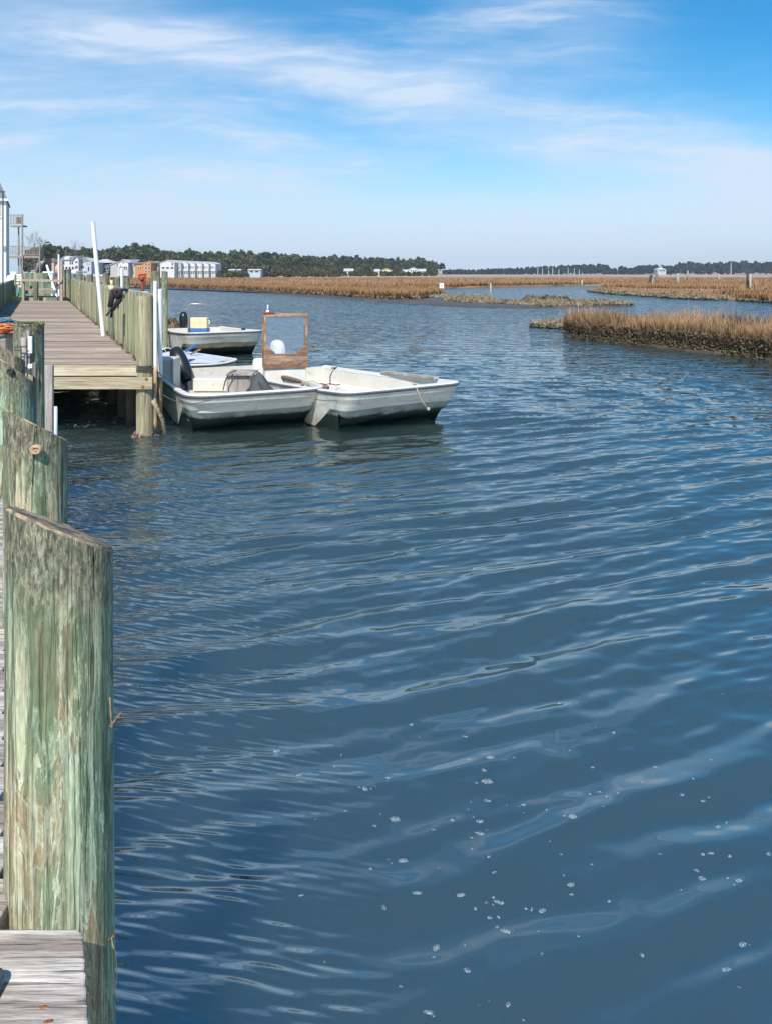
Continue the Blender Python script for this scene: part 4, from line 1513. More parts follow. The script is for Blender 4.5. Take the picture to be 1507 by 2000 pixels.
def outboard(label, pos, head, tilt, size, mat, group='outboard motors', parent=None, leg=True, roll=0.0, tall=1.0):
    """clamped on a boat's transom: a part of that boat. head: direction the boat points; tilt about the lateral axis"""
    M = Matrix.Translation(Vector(pos)) @ Matrix.Rotation(roll, 4, 'Y') @ Matrix.Rotation(rotz_to(head), 4, 'Z') @ Matrix.Rotation(tilt, 4, 'Y')
    mb = MB()
    # cowling: superelliptic stations up the z axis. local x forward
    N = 20
    st = [(0.0, .10, .07, -.02), (.04, .15, .095, -.02), (.10, .18, .115, -.02), (.22, .195, .125, -.025), (.34, .19, .12, -.03), (.44, .165, .105, -.03), (.50, .12, .08, -.035), (.525, .05, .035, -.04)]
    vs, fs = [], []
    for z, a, b, c in st:
        for i in range(N):
            w = 2 * math.pi * i / N
            x = math.copysign(abs(math.cos(w)) ** .7, math.cos(w)) * a
            y = math.copysign(abs(math.sin(w)) ** .7, math.sin(w)) * b
            vs.append(M @ Vector((x * size + c * size - .12 * size, y * size, z * size * tall)))
    for j in range(len(st) - 1):
        for i in range(N):
            i2 = (i + 1) % N
            fs.append((j * N + i, j * N + i2, (j + 1) * N + i2, (j + 1) * N + i))
    fs += [tuple(range(N)), tuple(range((len(st) - 1) * N, len(st) * N))]
    mb.add(vs, fs)
    mo = empty_part('outboard_motor', parent)
    cw = mb.build('cowling', mat, mo, smooth=True)
    mb = MB()
    mb.box(-.20 * size, -.09 * size, -.035 * size, .035 * size, -.75 * size, 0.02, M)
    mb.box(-.30 * size, .0, -.012, .012, -.80 * size, -.77 * size, M)
    mb.box(-.10 * size, .01, -.07 * size, .07 * size, -.20 * size, -.02 * size, M)
    mb.build('leg', M_black if mat is M_black else M_motorwhite, mo, bevel=.01)
    return mo


def empty_part(name, parent):
    o = bpy.data.objects.new(name, None)
    COL.objects.link(o)
    o.parent = parent
    WLOC[o.name] = WLOC[parent.name].copy()
    return o


# the outboard keeps thing > part > sub-part
# --- skiff 1: nearest the boardwalk
S1 = skiff('white blunt bowed skiff nearest the boardwalk, with a large black outboard',
           (-3.72, 16.0), (-1.93, 11.95), 2.28, .60, .70, M_bottom_g, ch_b=.47)
e1 = S1['e']
t1 = outboard('', P(369, 742, 15.6), (S1['f'].x, S1['f'].y, 0), R(-18), 1.35, M_black, parent=e1, roll=R(-20), tall=1.15)
# stern well box
mb = MB()
c = P(0, 700, 15.2)
x0b, x1b = P(300, 0, 15.0).x, P(345, 0, 15.0).x
mb.box(x0b, x1b, 14.6, 15.3, .25, P(0, 700, 14.9).z)
mb.build('motor_well', M_deckw, e1, bevel=.02)
mb = MB()
xs_ = P(336, 0, 14.59).x
mb.box(xs_ - .03, xs_ + .03, 14.585, 14.60, .3, P(0, 702, 14.59).z)
mb.build('trim_stripe', M_greyplank, e1)
mb = MB()
mb.box(P(384, 0, 15.5).x, P(470, 0, 15.5).x, 15.2, 15.5, .2, .46)
mb.build('bench', M_deckw, e1, bevel=.02)
# battery box / seat with plank sides
sb = MB()
c = P(467, 727, 13.6)
sb.box(P(446, 0, 13.7).x, P(492, 0, 13.7).x, 13.55, 14.05, .3, P(0, 732, 13.7).z)
so = sb.build('seat_box', M_greyplank, e1, bevel=.015)
mb = MB()
mb.box(P(443, 0, 13.6).x, P(496, 0, 13.6).x, 13.48, 14.1, P(0, 731, 13.7).z, P(0, 727, 13.7).z)
mb.build('lid', M_greyplank, so, bevel=.01)
mb = MB()
mb.tube([P(436, 762, 13.3), P(441, 742, 13.4), P(446, 731, 13.4), P(455, 726, 13.45), P(462, 724, 13.5)], .012, 6)
mb.build('cable', M_darkrope, e1, smooth=True)
# registration strokes on the bow quarter
def text_mesh(name, cu, mat):
    tmp = bpy.data.objects.new('tmp', cu)
    me = bpy.data.meshes.new_from_object(tmp)
    bpy.data.objects.remove(tmp, do_unlink=True)
    me.materials.clear(); me.materials.append(mat)
    o = bpy.data.objects.new(name, me)
    COL.objects.link(o)
    return o


def hull_text(txt, b, x, side, z, size, mat, name='registration'):
    cu = bpy.data.curves.new(name, 'FONT')
    cu.body = txt
    cu.size = size
    cu.extrude = .001
    cu.space_character = 1.1
    o = text_mesh(name, cu, mat)
    o.parent = b['e']
    WLOC[o.name] = WLOC[b['e'].name]
    p = Vector(b['pt'](x, side * (b['W'] / 2 - .030), z)) - WLOC[b['e'].name]
    o.location = p
    ang = rotz_to(b['f']) + (0 if side < 0 else math.pi)
    o.rotation_euler = (R(90), 0, ang)
    return o


# --- skiff 2: outer, with wooden windscreen
S2 = skiff('outer white skiff with a wooden framed windscreen and a white outboard',
           (-2.22, 16.3), (.36, 12.25), 2.28, .52, .73, M_bottom_g, ch_b=.44, pw=6.5, lb=.28)
e2 = S2['e']
outboard('', P(549, 722, 16.9), (S2['f'].x, S2['f'].y, 0), R(0), 1.22, M_motorwhite, parent=e2)
# console
dC = 14.7
fwd = Vector((S2['f'].x, S2['f'].y, 0)); latv = Vector((-fwd.y, fwd.x, 0))
cc = P(556, 715, dC); cc = Vector((cc.x, cc.y, 0))
zc = P(0, 716, dC).z; zt = P(0, 611, dC).z
ang = R(-62 + 0)   # the screen faces the bow but is set a little square to the dock
Mc = Matrix.Translation(cc) @ Matrix.Rotation(R(-74), 4, 'Z')   # local x = forward
mb = MB()
mb.prism([(-.22, .2), (.20, .2), (.16, zc), (-.20, zc)], 'y', (-.39, .39), Mc)
con = mb.build('console', M_deckw, e2, bevel=.02)
ws = empty_part('windscreen', e2)
hw = .415
def wbar(u0, z0, u1, z1, w, th=.035, x=.16, mat=M_brownwood, mbx=None):
    mbx.bar(Mc @ Vector((x, u0, z0)), Mc @ Vector((x, u1, z1)), w, th, up=Mc.to_3x3() @ Vector((1, 0, 0)))
mb = MB()
fw = .045
# uprights, head and lower boards
for u in (-hw + fw / 2, hw - fw / 2):
    mb.box(.14, .18, u - fw / 2, u + fw / 2, zc, zt - .062, Mc)
mb.box(.138, .182, -hw, hw, zt - .06, zt, Mc)
mb.box(.142, .178, -hw + fw, hw - fw, zc + .21, zc + .265, Mc)
# corner braces
for sgn in (-1, 1):
    a0 = hw - fw
    poly = [(sgn * a0, zc + .267), (sgn * (a0 - .17), zc + .267), (sgn * (a0 - .15), zc + .30), (sgn * (a0 - .05), zc + .38), (sgn * (a0 - .03), zc + .43), (sgn * a0, zc + .44)]
    mb.prism(poly, 'x', (.146, .172), Mc)
# side wings
for sgn in (-1, 1):
    mb.box(-.10, .136, sgn * (hw - .012) - .012, sgn * (hw - .012) + .012, zc, zc + .20, Mc)
    mb.box(-.10, -.06, sgn * (hw - .012) - .013, sgn * (hw - .012) + .013, zc + .201, zt - .05, Mc)
    mb.box(-.055, .136, sgn * (hw - .012) - .012, sgn * (hw - .012) + .012, zt - .10, zt - .055, Mc)
mb.build('frame', M_brownwood, ws, bevel=.004)
mb = MB()
mb.box(.183, .20, -hw, hw, zc - .005, zc + .10, Mc)
mb.box(.183, .20, -hw, hw, zc + .104, zc + .205, Mc)
mb.build('lower_board', M_brownwood, ws, bevel=.004)
mb = MB()
mb.box(.157, .163, -hw + fw, hw - fw, zc + .268, zt - .064, Mc)
mb.build('pane', M_glass, ws)
mb = MB()
mb.box(.08, .20, -hw - .01, -hw + .19, zt + .002, zt + .022, Mc)
mb.build('bracket', M_red, ws)
mb = MB()
for u in (-.27, 0, .27):
    mb = MB()
    mb.ball(Mc @ Vector((.203, u, zc + .10)), .014, 8, 6)
    mb.build('bolt', M_steel, ws, smooth=True)
mb = MB()
a = Mc @ Vector((.12, -hw + .08, zt + .02))
mb.tube([a, a + Vector((0, 0, .04))], [.035, .03], 10)
mb.tube([a + Vector((0, 0, .04)), a + Vector((0, 0, .14))], .013, 8)
mb.build('mast_light', M_white, ws, smooth=True)
mb = MB()
u = hw + .0
mb.tube([Mc @ Vector((.1, u, zc + .32)), Mc @ Vector((.1, u + .03, zc + .34)), Mc @ Vector((.1, u + .035, zc + .46)), Mc @ Vector((.1, u, zc + .50))], .012, 8)
mb.build('grab_handle', M_steel, ws, smooth=True)
# seat back
mb = MB()
c = P(507, 712, 15.2)
mb.prism([(-.12, .2), (.14, .2), (.12, c.z - .02), (.05, c.z + .14), (-.05, c.z + .12), (-.13, c.z - .1)], 'y', (-.25, .10), Matrix.Translation((c.x + .12, c.y, 0)) @ Matrix.Rotation(R(-60), 4, 'Z'))
mb.build('seat', M_motorwhite, e2, bevel=.03)


def on_rail(b, x, y, dz=.0):
    return Vector(b['pt'](x, y, b['z'](x) + dz))


# plank along the far gunwale, a rope over the rail, strap, red line
mb = MB()
W_ = S2['W'] / 2
mb.bar(on_rail(S2, 2.3, W_ - .05, .035), on_rail(S2, 4.15, W_ - .13, .035), .11, .045)
o = mb.build('plank', M_greyplank, None, loc=on_rail(S2, 2.3, W_ - .05, .035), bevel=.004)
tag(o, 'grey brown plank lying along the far gunwale of the outer skiff', 'plank')
mb = MB()
xx = S2['L']
a = on_rail(S2, xx - .10, .15, .015)
b_ = on_rail(S2, xx + .03, .13, -.02)
mb.tube([on_rail(S2, xx - .3, .35, .0), a, b_, b_ + Vector((.05, -.02, -.14)), b_ + Vector((.12, 0, -.26)), b_ + Vector((.18, .01, -.33))], .008, 6)
mb.ball(b_ + Vector((.19, -.0, -.34)), .03, 8, 6)
o = mb.build('mooring_rope', M_rope, None, smooth=True, loc=a)
tag(o, 'tan rope end hanging over the bow rail of the outer skiff', 'rope')
mb = MB()
a = P(653, 721, 15.4); b_ = P(645, 752, 14.4)
mb.tube([a, a.lerp(b_, .2) + Vector((-.03, 0, 0)), b_ + Vector((0, 0, .15)), b_], .010, 6)
mb.tube([a, a + Vector((.06, 0, .03)), a + Vector((-.06, 0, .02))], .014, 6)
o = mb.build('strap', M_black, None, smooth=True, loc=a)
tag(o, 'black strap hooked over the far gunwale of the outer skiff', 'strap')
mb = MB()
pts = [P(x, y, 12.9) for x, y in ((615, 752), (628, 749), (636, 751), (645, 749), (655, 752), (664, 751))]
mb.tube(pts, .010, 6)
o = mb.build('red_rope', M_red, None, smooth=True, loc=pts[0])
tag(o, 'short red rope on the bow of the outer skiff', 'rope')

# --- things in skiff 1
# grey tarp heap
tp = MB()
n_u, n_v = 30, 18
r_ = random.Random(14)
c0 = P(509, 757, 12.75)
zt_ = P(0, 724, 12.9).z
vs, fs = [], []
for j in range(n_v + 1):
    v = j / n_v
    for i in range(n_u):
        w = 2 * math.pi * i / n_u
        rr = .30 * (1 - v ** 1.4) * (1 + .16 * math.sin(3 * w + 4 * v) + .10 * math.sin(7 * w + 9 * v) + .05 * math.sin(13 * w))
        hz = .30 + (zt_ - .30) * (v ** .75)
        vs.append((c0.x + rr * math.cos(w) * 1.0 - .03 * v + .02 * math.sin(9 * v + w), c0.y + rr * math.sin(w) * .9, hz + .025 * math.sin(5 * w + 6 * v) * (1 - v)))
for j in range(n_v):
    for i in range(n_u):
        i2 = (i + 1) % n_u
        fs.append((j * n_u + i, j * n_u + i2, (j + 1) * n_u + i2, (j + 1) * n_u + i))
tp.add(vs, fs)
o = tp.build('tarp', M_tarp, None, smooth=True, loc=(c0.x, c0.y, .3))
tag(o, 'crumpled dark grey tarp heaped in the skiff nearest the boardwalk', 'tarp')
mb = MB()
a, b_ = P(527, 731, 15.2), P(640, 757, 12.6)
mb.tube([a, a.lerp(b_, .5) + Vector((0, 0, .0)), b_], [.035, .04, .035], 10)
o = mb.build('oar', plain('old_oar_wood', (.20, .13, .09), .8, .4, 9, .3), None, smooth=True, loc=a)
tag(o, 'brown wooden oar lying between the two blunt bowed skiffs', 'oar')
mb = MB()
c = P(597, 749, 12.5)
for k in range(5):
    q_ = c + Vector((.012 * k - .02, 0, 0))
    mb.tube([q_ + Vector((-.05, -.05, -.03)), q_ + Vector((-.02, -.05, .045)), q_ + Vector((.03, -.04, .03)), q_ + Vector((.05, -.05, -.04))], .007, 6)
mb.tube([c + Vector((-.03, -.05, .03)), P(612, 744, 12.7), P(622, 750, 12.6)], .007, 6)
o = mb.build('knotted_rope', M_rope, None, smooth=True, loc=c)
tag(o, 'tan knotted rope tying the wooden oar', 'rope')
# mooring line from the corner piling
mb = MB()
for k in range(4):
    zc_ = P(0, 713 + 4 * k, 11.9).z
    mb.tube([(xf + .142 * math.cos(w), 11.94 + .142 * math.sin(w), zc_ + .01 * math.sin(w * 1.0 + k)) for w in [R(180 + 20 * i) for i in range(19)]], .009, 6)
a = Vector((xf + .13, 11.86, P(0, 716, 11.8).z))
b_ = P(350, 757, 12.2)
mb.tube([a, a.lerp(b_, .33) - Vector((0, 0, .02)), a.lerp(b_, .66) - Vector((0, 0, .02)), b_, b_ + Vector((.08, .05, -.01))], .009, 6)
o = mb.build('mooring_line', M_darkrope, None, smooth=True, loc=a)
tag(o, 'thin dark line tied round the corner piling to the nearest skiff', 'rope')
# draped lines on the bows
def drape(b, pxs, d, label):
    mb = MB()
    mb.tube([P(x, y, d) for x, y in pxs], .006, 6)
    o = mb.build('rope', M_darkrope, None, smooth=True, loc=P(*pxs[0], d))
    tag(o, label, 'rope')
drape(S1, [(319, 771), (332, 779), (352, 786), (375, 789), (402, 784), (414, 781)], 11.62, 'thin dark line sagging across the side of the nearest skiff')
drape(S2, [(616, 780), (640, 783), (668, 781), (684, 779)], 11.95, 'thin dark line along the bow of the outer skiff')
tx = hull_text('IIS F', S1, S1['L'] - .78, -1, .49, .125, M_black)

# --- skiff 3 farther back
S3 = skiff('farther skiff with an olive bottom, black outboard and a cream box', (-6.95, 27.3), (-4.75, 23.1), 2.42, .62, .78, M_bottom_o, ch_b=.46, pw=4.5)
e3 = S3['e']
outboard('', P(361, 640, 27.2), (S3['f'].x, S3['f'].y, 0), R(-4), 1.1, M_black, parent=e3)
bx = empty('cream_box', P(389, 642, 25.6), 'cream coloured box on a blue base in the farther skiff', 'box')
mb = MB()
d_ = 25.6
mb.box(P(371, 0, d_).x, P(407, 0, d_).x, d_ - .2, d_ + .2, P(0, 641, d_).z, P(0, 620, d_).z)
mb.build('body', M_cream, bx, bevel=.02)
mb = MB()
mb.box(P(370, 0, d_).x, P(407.5, 0, d_).x, d_ - .22, d_ + .22, .2, P(0, 641.3, d_).z)
mb.build('base', M_blue, bx, bevel=.01)
mb = MB()
mb.tube([P(407, 626, d_ - .1), P(410, 627, d_ - .1), P(410, 631, d_ - .1), P(407, 632, d_ - .1)], .015, 6)
mb.build('handle', M_white, bx)
mb = MB()
mb.tube([P(368.5, 650, 25.3), P(368.5, 600, 25.3), P(369, 596, 25.3), P(373, 593.5, 25.3), P(408, 593.5, 25.3)], .022, 8)
mb.build('rail_hoop', M_steel, e3, smooth=True)
mb = MB()
mb.ball(on_rail(S3, 3.4, .9, .03), (.08, .06, .04), 8, 6)
mb.build('cleat', M_black, e3, smooth=True)

# --- low pointed skiff between
S4 = skiff('low grey skiff with a pale foredeck between the two pairs of bows', (-6.6, 20.3), (-3.78, 17.2), 1.7, .50, .52, M_bottom_g, ch_b=.12, rake=.4, pw=1.7, tri=False, wb=.9)
e4 = S4['e']
mb = MB()
L4, W4 = S4['L'], S4['W']
poly = []
for x, y in ((L4 - .06, 0), (L4 - .35, .42), (L4 - .8, .70), (L4 - 2.4, .78), (L4 - 2.4, -.78), (L4 - .8, -.70), (L4 - .35, -.42)):
    poly.append(on_rail(S4, x, y, .012))
top = on_rail(S4, L4 - 1.6, 0, .13)
n = len(poly)
mb.add(poly + [top, on_rail(S4, L4 - 2.4, 0, .15)], [(i, (i + 1) % n, n) for i in range(n) if i != 3] + [(3, n + 1, n), (n + 1, 4, n)])
mb.build('foredeck', M_bluecloth, e4)
mb = MB()
mb.bar(P(363, 686, 18.2), P(384, 673, 18.4), .07, .05)
o = mb.build('blue_pole', M_blue, None, loc=P(363, 686, 18.2), bevel=.004)
tag(o, 'short blue pole lying on the pale foredeck of the low grey skiff', 'pole')
mb = MB()
mb.bar(P(372, 692, 18.0), P(392, 682, 18.2), .05, .03)
o = mb.build('wooden_stick', M_brownwood, None, loc=P(372, 692, 18.0), bevel=.003)
tag(o, 'brown wooden stick lying on the foredeck beside the blue pole', 'stick')
mb = MB()
c = P(327, 692, 18.6)
Mw = Matrix.Translation(c) @ Matrix.Rotation(R(70), 4, 'X') @ Matrix.Rotation(R(15), 4, 'Y')
mb.tube([Mw @ Vector((.16 * math.cos(w), .16 * math.sin(w), 0)) for w in [2 * math.pi * i / 24 for i in range(25)]], .017, 8)
for w in (0, 2.1, 4.2):
    mb.tube([Mw @ Vector((0, 0, -.03)), Mw @ Vector((.16 * math.cos(w), .16 * math.sin(w), 0))], .010, 6)
mb.build('steering_wheel', M_steel, e4, smooth=True)
mb = MB()
mb.ball(c + Vector((-.05, .2, -.03)), (.20, .14, .15), 14, 9, jit=.04)
mb.build('seat_cover', M_black, e4, smooth=True)

# ------------------------------------------------------------------ left shore: near house, decks, stairs
M_sidingw = plain('white_siding', (.60, .62, .63), .7, .08, 1.5, .05)
M_sidinglb = plain('pale_blue_siding', (.42, .52, .60), .7, .1, 1.5, .05)
M_sidingg = plain('grey_siding', (.42, .46, .48), .7, .1, 1.5, .05)
M_sidingo = plain('orange_siding', (.50, .235, .085), .7, .12, 1.5, .05)
M_sidingbr = plain('brown_siding', (.20, .15, .12), .8, .2, 1.5, .05)
M_sidingpink = plain('pinkish_siding', (.50, .38, .33), .8, .1, 1.5, .05)
M_shingle = plain('grey_shingles', (.20, .235, .27), .9, .25, 3, .3)
M_shinglel = plain('pale_roof', (.50, .51, .52), .9, .15, 3, .2)
M_dark = plain('dark_opening', (.03, .032, .04), .5, .3, 1, .0)
M_deckgrey = plain('weathered_rail', (.30, .26, .22), .9, .3, 4, .2)

# white house at the frame edge
H = 62.0
hx = P(12, 0, H).x
ez = P(0, 389, H).z
house = empty('white_house', (hx, H, .5), 'tall white house with a steep grey shingle roof at the left edge', 'house')
mb = MB(); mb.box(hx - 9, hx, H, H + 8.6, -.2, ez - .05)
mb.build('wall', M_sidingw, house)
mb = MB()
k = 1500 / H
rx = [(hx + .12, ez), (hx - .42, P(0, 357, H).z), (hx - .52, P(0, 357, H).z), (hx - 1.15, P(0, 318, H).z), (hx - 9.1, P(0, 318, H).z), (hx - 9.1, ez)]
mb.prism([(x, z) for x, z in rx], 'y', (H - .25, H + 8.8))
mb.build('roof', M_shingle, house)
mb = MB(); mb.box(hx - 9, hx + .16, H - .30, H - .26, ez - .16, ez + .02); mb.box(hx - .30, hx + .02, H - .04, H - .005, 0, ez - .17)
mb.box(hx - .62, hx - .55, H - .04, H - .005, 0, ez - .17)
mb.build('trim', M_white, house)
wf = MB(); wf.box(P(-14, 0, H).x, P(4.5, 0, H).x, H - .06, H - .004, P(0, 426, H).z, P(0, 394, H).z)
wfo = wf.build('window', M_white, house)
mb = MB(); mb.box(P(-13, 0, H).x, P(3, 0, H).x, H - .08, H - .062, P(0, 408.5, H).z, P(0, 396, H).z); mb.build('pane', plain('curtained_pane', (.42, .43, .38), .3, .1, 2, 0), wfo)
mb = MB(); mb.box(P(-13, 0, H).x, P(3, 0, H).x, H - .08, H - .062, P(0, 423, H).z, P(0, 410, H).z); mb.build('pane', MATS['curtained_pane'], wfo)
mb = MB(); mb.box(P(7.5, 0, H).x, P(11, 0, H).x, H - .2, H - .006, P(0, 488, H).z, P(0, 480, H).z); mb.build('meter_box', M_sidingpink, house)
house.rotation_euler = (0, 0, R(24.5))

lp = empty('lamp_post', P(6.5, 533, 50), 'thin dark lamp post in front of the white house', 'lamp post')
mb = MB(); mb.tube([P(6.3, 560, 50), P(6.3, 376, 50)], .045, 8); mb.build('pole', plain('dark_bronze', (.06, .05, .045), .6, .3, 4, .1), lp)
mb = MB(); mb.bar(P(-6, 374.5, 50), P(10, 374.5, 50), .10, .07); mb.tube([P(-4, 377, 50), P(-1, 375, 50)], .05, 6); mb.build('lamp_head', MATS['dark_bronze'], lp)

D = 84.0


def railing(parent, x0, x1, d, zt, zb, n, mat=M_deckgrey):
    for (za, zb_, o_) in ((zt - .07, zt, .05), (zb, zb + .07, .03)):
        mb = MB()
        mb.box(x0, x1, d - o_, d + .03, za, zb_)
        mb.build('rail', mat, parent)
    for i in range(n):
        x = x0 + (x1 - x0) * (i + .5) / n
        b = MB(); b.box(x - .03, x + .03, d - .02, d + .01, zb + .071, zt - .071); b.build('baluster', mat, parent)


dk = empty('balcony_deck', (P(45, 0, D).x, D, .5), 'two storey weathered wooden deck with railings and open stairs beside the white house', 'deck')
xa, xb = P(19.5, 0, D).x, P(46.5, 0, D).x
mb = MB(); mb.box(xa, xb, D, D + .9, P(0, 443, D).z, P(0, 440, D).z); mb.build('upper_floor', M_deckgrey, dk)
railing(dk, xa, xb, D, P(0, 419, D).z, P(0, 438, D).z, 9)
mb = MB(); mb.box(P(31, 0, D).x, P(41, 0, D).x, D + .1, D + .13, P(0, 437, D).z, P(0, 424, D).z); mb.build('panel', M_brownwood, dk)
xa2, xb2 = P(18, 0, D).x, P(79, 0, D).x
mb = MB(); mb.box(xa2, xb2, D, D + 1.2, P(0, 504, D).z, P(0, 499.5, D).z); mb.build('lower_floor', M_deckgrey, dk)
railing(dk, P(20, 0, D).x, P(44, 0, D).x, D, P(0, 480, D).z, P(0, 497, D).z, 8)
railing(dk, P(47, 0, D).x, P(79, 0, D).x, D, P(0, 482, D).z, P(0, 498, D).z, 10)
for px, top, w, dd in ((45.2, 419, .13, D - .12), (30, 443, .12, D + .8), (79, 482, .09, D - .08), (34, 504, .1, D + .9), (38.5, 504, .1, D + .7)):
    x = P(px, 0, D).x
    b = MB(); b.box(x - w / 2, x + w / 2, dd - w / 2, dd + w / 2, -.2, P(0, top, D).z); b.build('post', M_deckgrey, dk)
mb = MB(); mb.box(P(50, 0, D).x, P(78, 0, D).x, D + 2.9, D + 3.0, 0, P(0, 504, D).z); mb.build('dark_backdrop', M_dark, dk)  # near-black sheet for the dark background behind the stairs
stp = MB(); stp.bar((P(57, 0, D).x, D + 1.0, .8), (P(67, 0, D).x, D + 2.6, P(0, 505, D).z), .05, .25); stp.bar((P(48, 0, D).x, D + 1.0, .8), (P(57, 0, D).x, D + 2.6, P(0, 505, D).z), .05, .25)
sto = stp.build('stair_stringer', M_deckgrey, dk)
for i in range(9):
    f = i / 9
    z = P(0, 531 - 24 * f, D).z
    xc = P(56 + 8 * f, 0, D).x
    b = MB(); b.box(xc - .3, xc + .26, D + 1.0 + f * 1.5, D + 1.25 + f * 1.5, z - .05, z); b.build('tread', M_white, sto)
for i in range(6):
    f = i / 6
    xx = P(66 + 9 * f, 0, D).x
    b = MB(); b.bar((xx, D + .4, P(0, 532 - 18 * f, D).z), (xx + .1, D + .5, P(0, 518 - 14 * f, D).z), .05); b.build('baluster', M_deckgrey, dk)

# ---- things at the far end of the boardwalk
ld = empty('white_steps', P(36, 572, 41), 'pale wooden steps with white treads at the left end of the boardwalk', 'steps')
for i, yy in enumerate((537, 542, 547, 553, 559)):
    b = MB(); c = P(36, yy, 41 + (5 - i) * .2); hw_ = .19
    b.box(c.x - hw_, c.x + hw_, c.y, c.y + .2, c.z - .05, c.z + .05); b.build('tread', M_railtop, ld)
b = MB(); c = P(29.5, 0, 41); b.box(c.x - .03, c.x + .03, 41, 41.1, WALKZ, P(0, 536, 41).z); b.build('side_rail', M_fresh, ld)
b = MB(); c = P(43, 0, 41); b.box(c.x - .03, c.x + .03, 41, 41.1, WALKZ, P(0, 536, 41).z); b.build('side_rail', M_fresh, ld)
mb = MB()
c = P(32.5, 0, 39.2)
mb.box(c.x - .21, c.x + .21, 39.0, 39.4, WALKZ + .001, P(0, 578.5, 39).z)
o = mb.build('yellow_crate', M_yellow, None, loc=(c.x, 39.2, WALKZ), bevel=.03)
tag(o, 'small yellow crate on the far end of the boardwalk', 'crate')
mb = MB()
c = P(41, 0, 40.0)
mb.add([(c.x - .14, 40, WALKZ), (c.x + .14, 40.1, WALKZ), (c.x + .16, 40.2, P(0, 563, 40).z), (c.x - .03, 40.1, P(0, 561, 40).z), (c.x - .16, 40.0, P(0, 571, 40).z),
        (c.x - .1, 40.3, WALKZ), (c.x + .12, 40.3, WALKZ), (c.x + .1, 40.3, P(0, 564, 40).z)],
       [(0, 1, 2, 3, 4), (5, 7, 6), (1, 6, 7, 2), (0, 4, 3, 7, 5), (3, 2, 7), (0, 5, 6, 1)])
o = mb.build('green_sack', M_green, None, loc=(c.x, 40, WALKZ))
tag(o, 'bright green sack beside the yellow crate', 'sack')

gt = empty('rail_gate', P(85, 590, 38.9), 'pinkish grey wooden gate frame across the far end of the boardwalk', 'gate')
d_ = 38.9
mb = MB(); mb.bar(P(44, 547, d_), P(122, 548.5, d_), .14, .12); mb.build('top_rail', plain('pinkish_wood', (.42, .31, .26), .9, .3, 9, .3), gt)
for px in (46.5, 121):
    mb = MB(); c = P(px, 0, d_ + .1); w = .06
    mb.box(c.x - w, c.x + w, d_ + .04, d_ + .14, WALKZ, P(0, 545 if px < 60 else 508, d_).z); mb.build('post', MATS['pinkish_wood'], gt)
cb = empty('landing', P(85, 588, 42), 'raised plank landing with a green board back wall beyond the gate', 'landing')
for (y0, y1_, dd, mat, x0, x1) in ((563, 566.5, 43, M_fresh, 50, 110), (567.5, 573.5, 42, M_deckgrey, 50, 110), (581, 590, 40.5, M_fence, 48, 112)):
    mb = MB(); mb.box(P(x0, 0, dd).x, P(x1, 0, dd).x, dd, dd + .1, P(0, y1_, dd).z, P(0, y0, dd).z); mb.build('plank', mat, cb)
mb = MB(); mb.box(P(50, 0, 44.2).x, P(112, 0, 44.2).x, 44.0, 44.2, WALKZ - .2, P(0, 578, 44).z + .0); mb.build('gap_shade_strip', M_dark, cb)  # near-black strip stands in for shade between the landing planks
mb = MB(); mb.box(P(66, 0, 40).x, P(73, 0, 40).x, 40.0, 40.15, WALKZ, P(0, 549, 40).z); mb.build('post', M_pile, cb)
boardwall('green_fence', (P(49, 0, 48).x, 48), (P(109, 0, 48).x, 48), P(0, 533, 48).z, P(0, 533, 48).z, 1.1, .26, M_greenboard, 'green board fence behind the landing', 9)
mb = MB(); mb.box(P(88, 0, 47.7).x, P(109, 0, 47.7).x, 47.4, 47.7, P(0, 533, 47.7).z, P(0, 530.2, 47.7).z); mb.box(P(105, 0, 47.7).x, P(107, 0, 47.7).x, 47.4, 47.5, 1.1, P(0, 533, 47.7).z)
o = mb.build('white_bench', M_white, None, loc=P(98, 560, 47.5)); tag(o, 'narrow white table edge in front of the green fence', 'table')
pipe([P(91.5, 518, 40), P(111, 578, 39.4)], .055, 'white pole leaning diagonally behind the wooden gate')
pipe([P(115, 497, 39.2), P(115.5, 578, 39.2)], .045, 'upright white pole at the right end of the wooden gate')
pipe([P(106, 560, 39.6), P(112, 580, 39.3)], .03, 'short white stick at the foot of the diagonal white pole')
# buoy-coloured jacket hanging
mb = MB(); c = P(112, 526, 39.6)
mb.ball(c, (.11, .08, .24), 12, 8, jit=.08)
o = mb.build('hanging_float', plain('salmon_float', (.62, .38, .28), .7, .2, 8, .2), None, smooth=True, loc=c); tag(o, 'salmon coloured float hanging beside the upright white pole', 'float')
mb = MB(); c = P(61, 561, 41.9); mb.ball(c, (.06, .04, .10), 10, 7)
o = mb.build('black_boot', M_black, None, smooth=True, loc=c); tag(o, 'small black boot hanging left of the middle landing post', 'boot')
for (px, yb, s, lab) in ((22, 548, .30, 'white plastic jug heap beside the white house foot'), (27, 541, .22, 'white bucket beside the pale steps')):
    mb = MB(); c = P(px, yb, 52)
    mb.tube([(c.x, 52, c.z - .5), (c.x, 52, c.z), (c.x, 52, c.z + .35)], [s, s * 1.05, s * .7], 12)
    o = mb.build('white_bucket', M_white, None, smooth=True, loc=(c.x, 52, c.z - .5)); tag(o, lab, 'bucket')

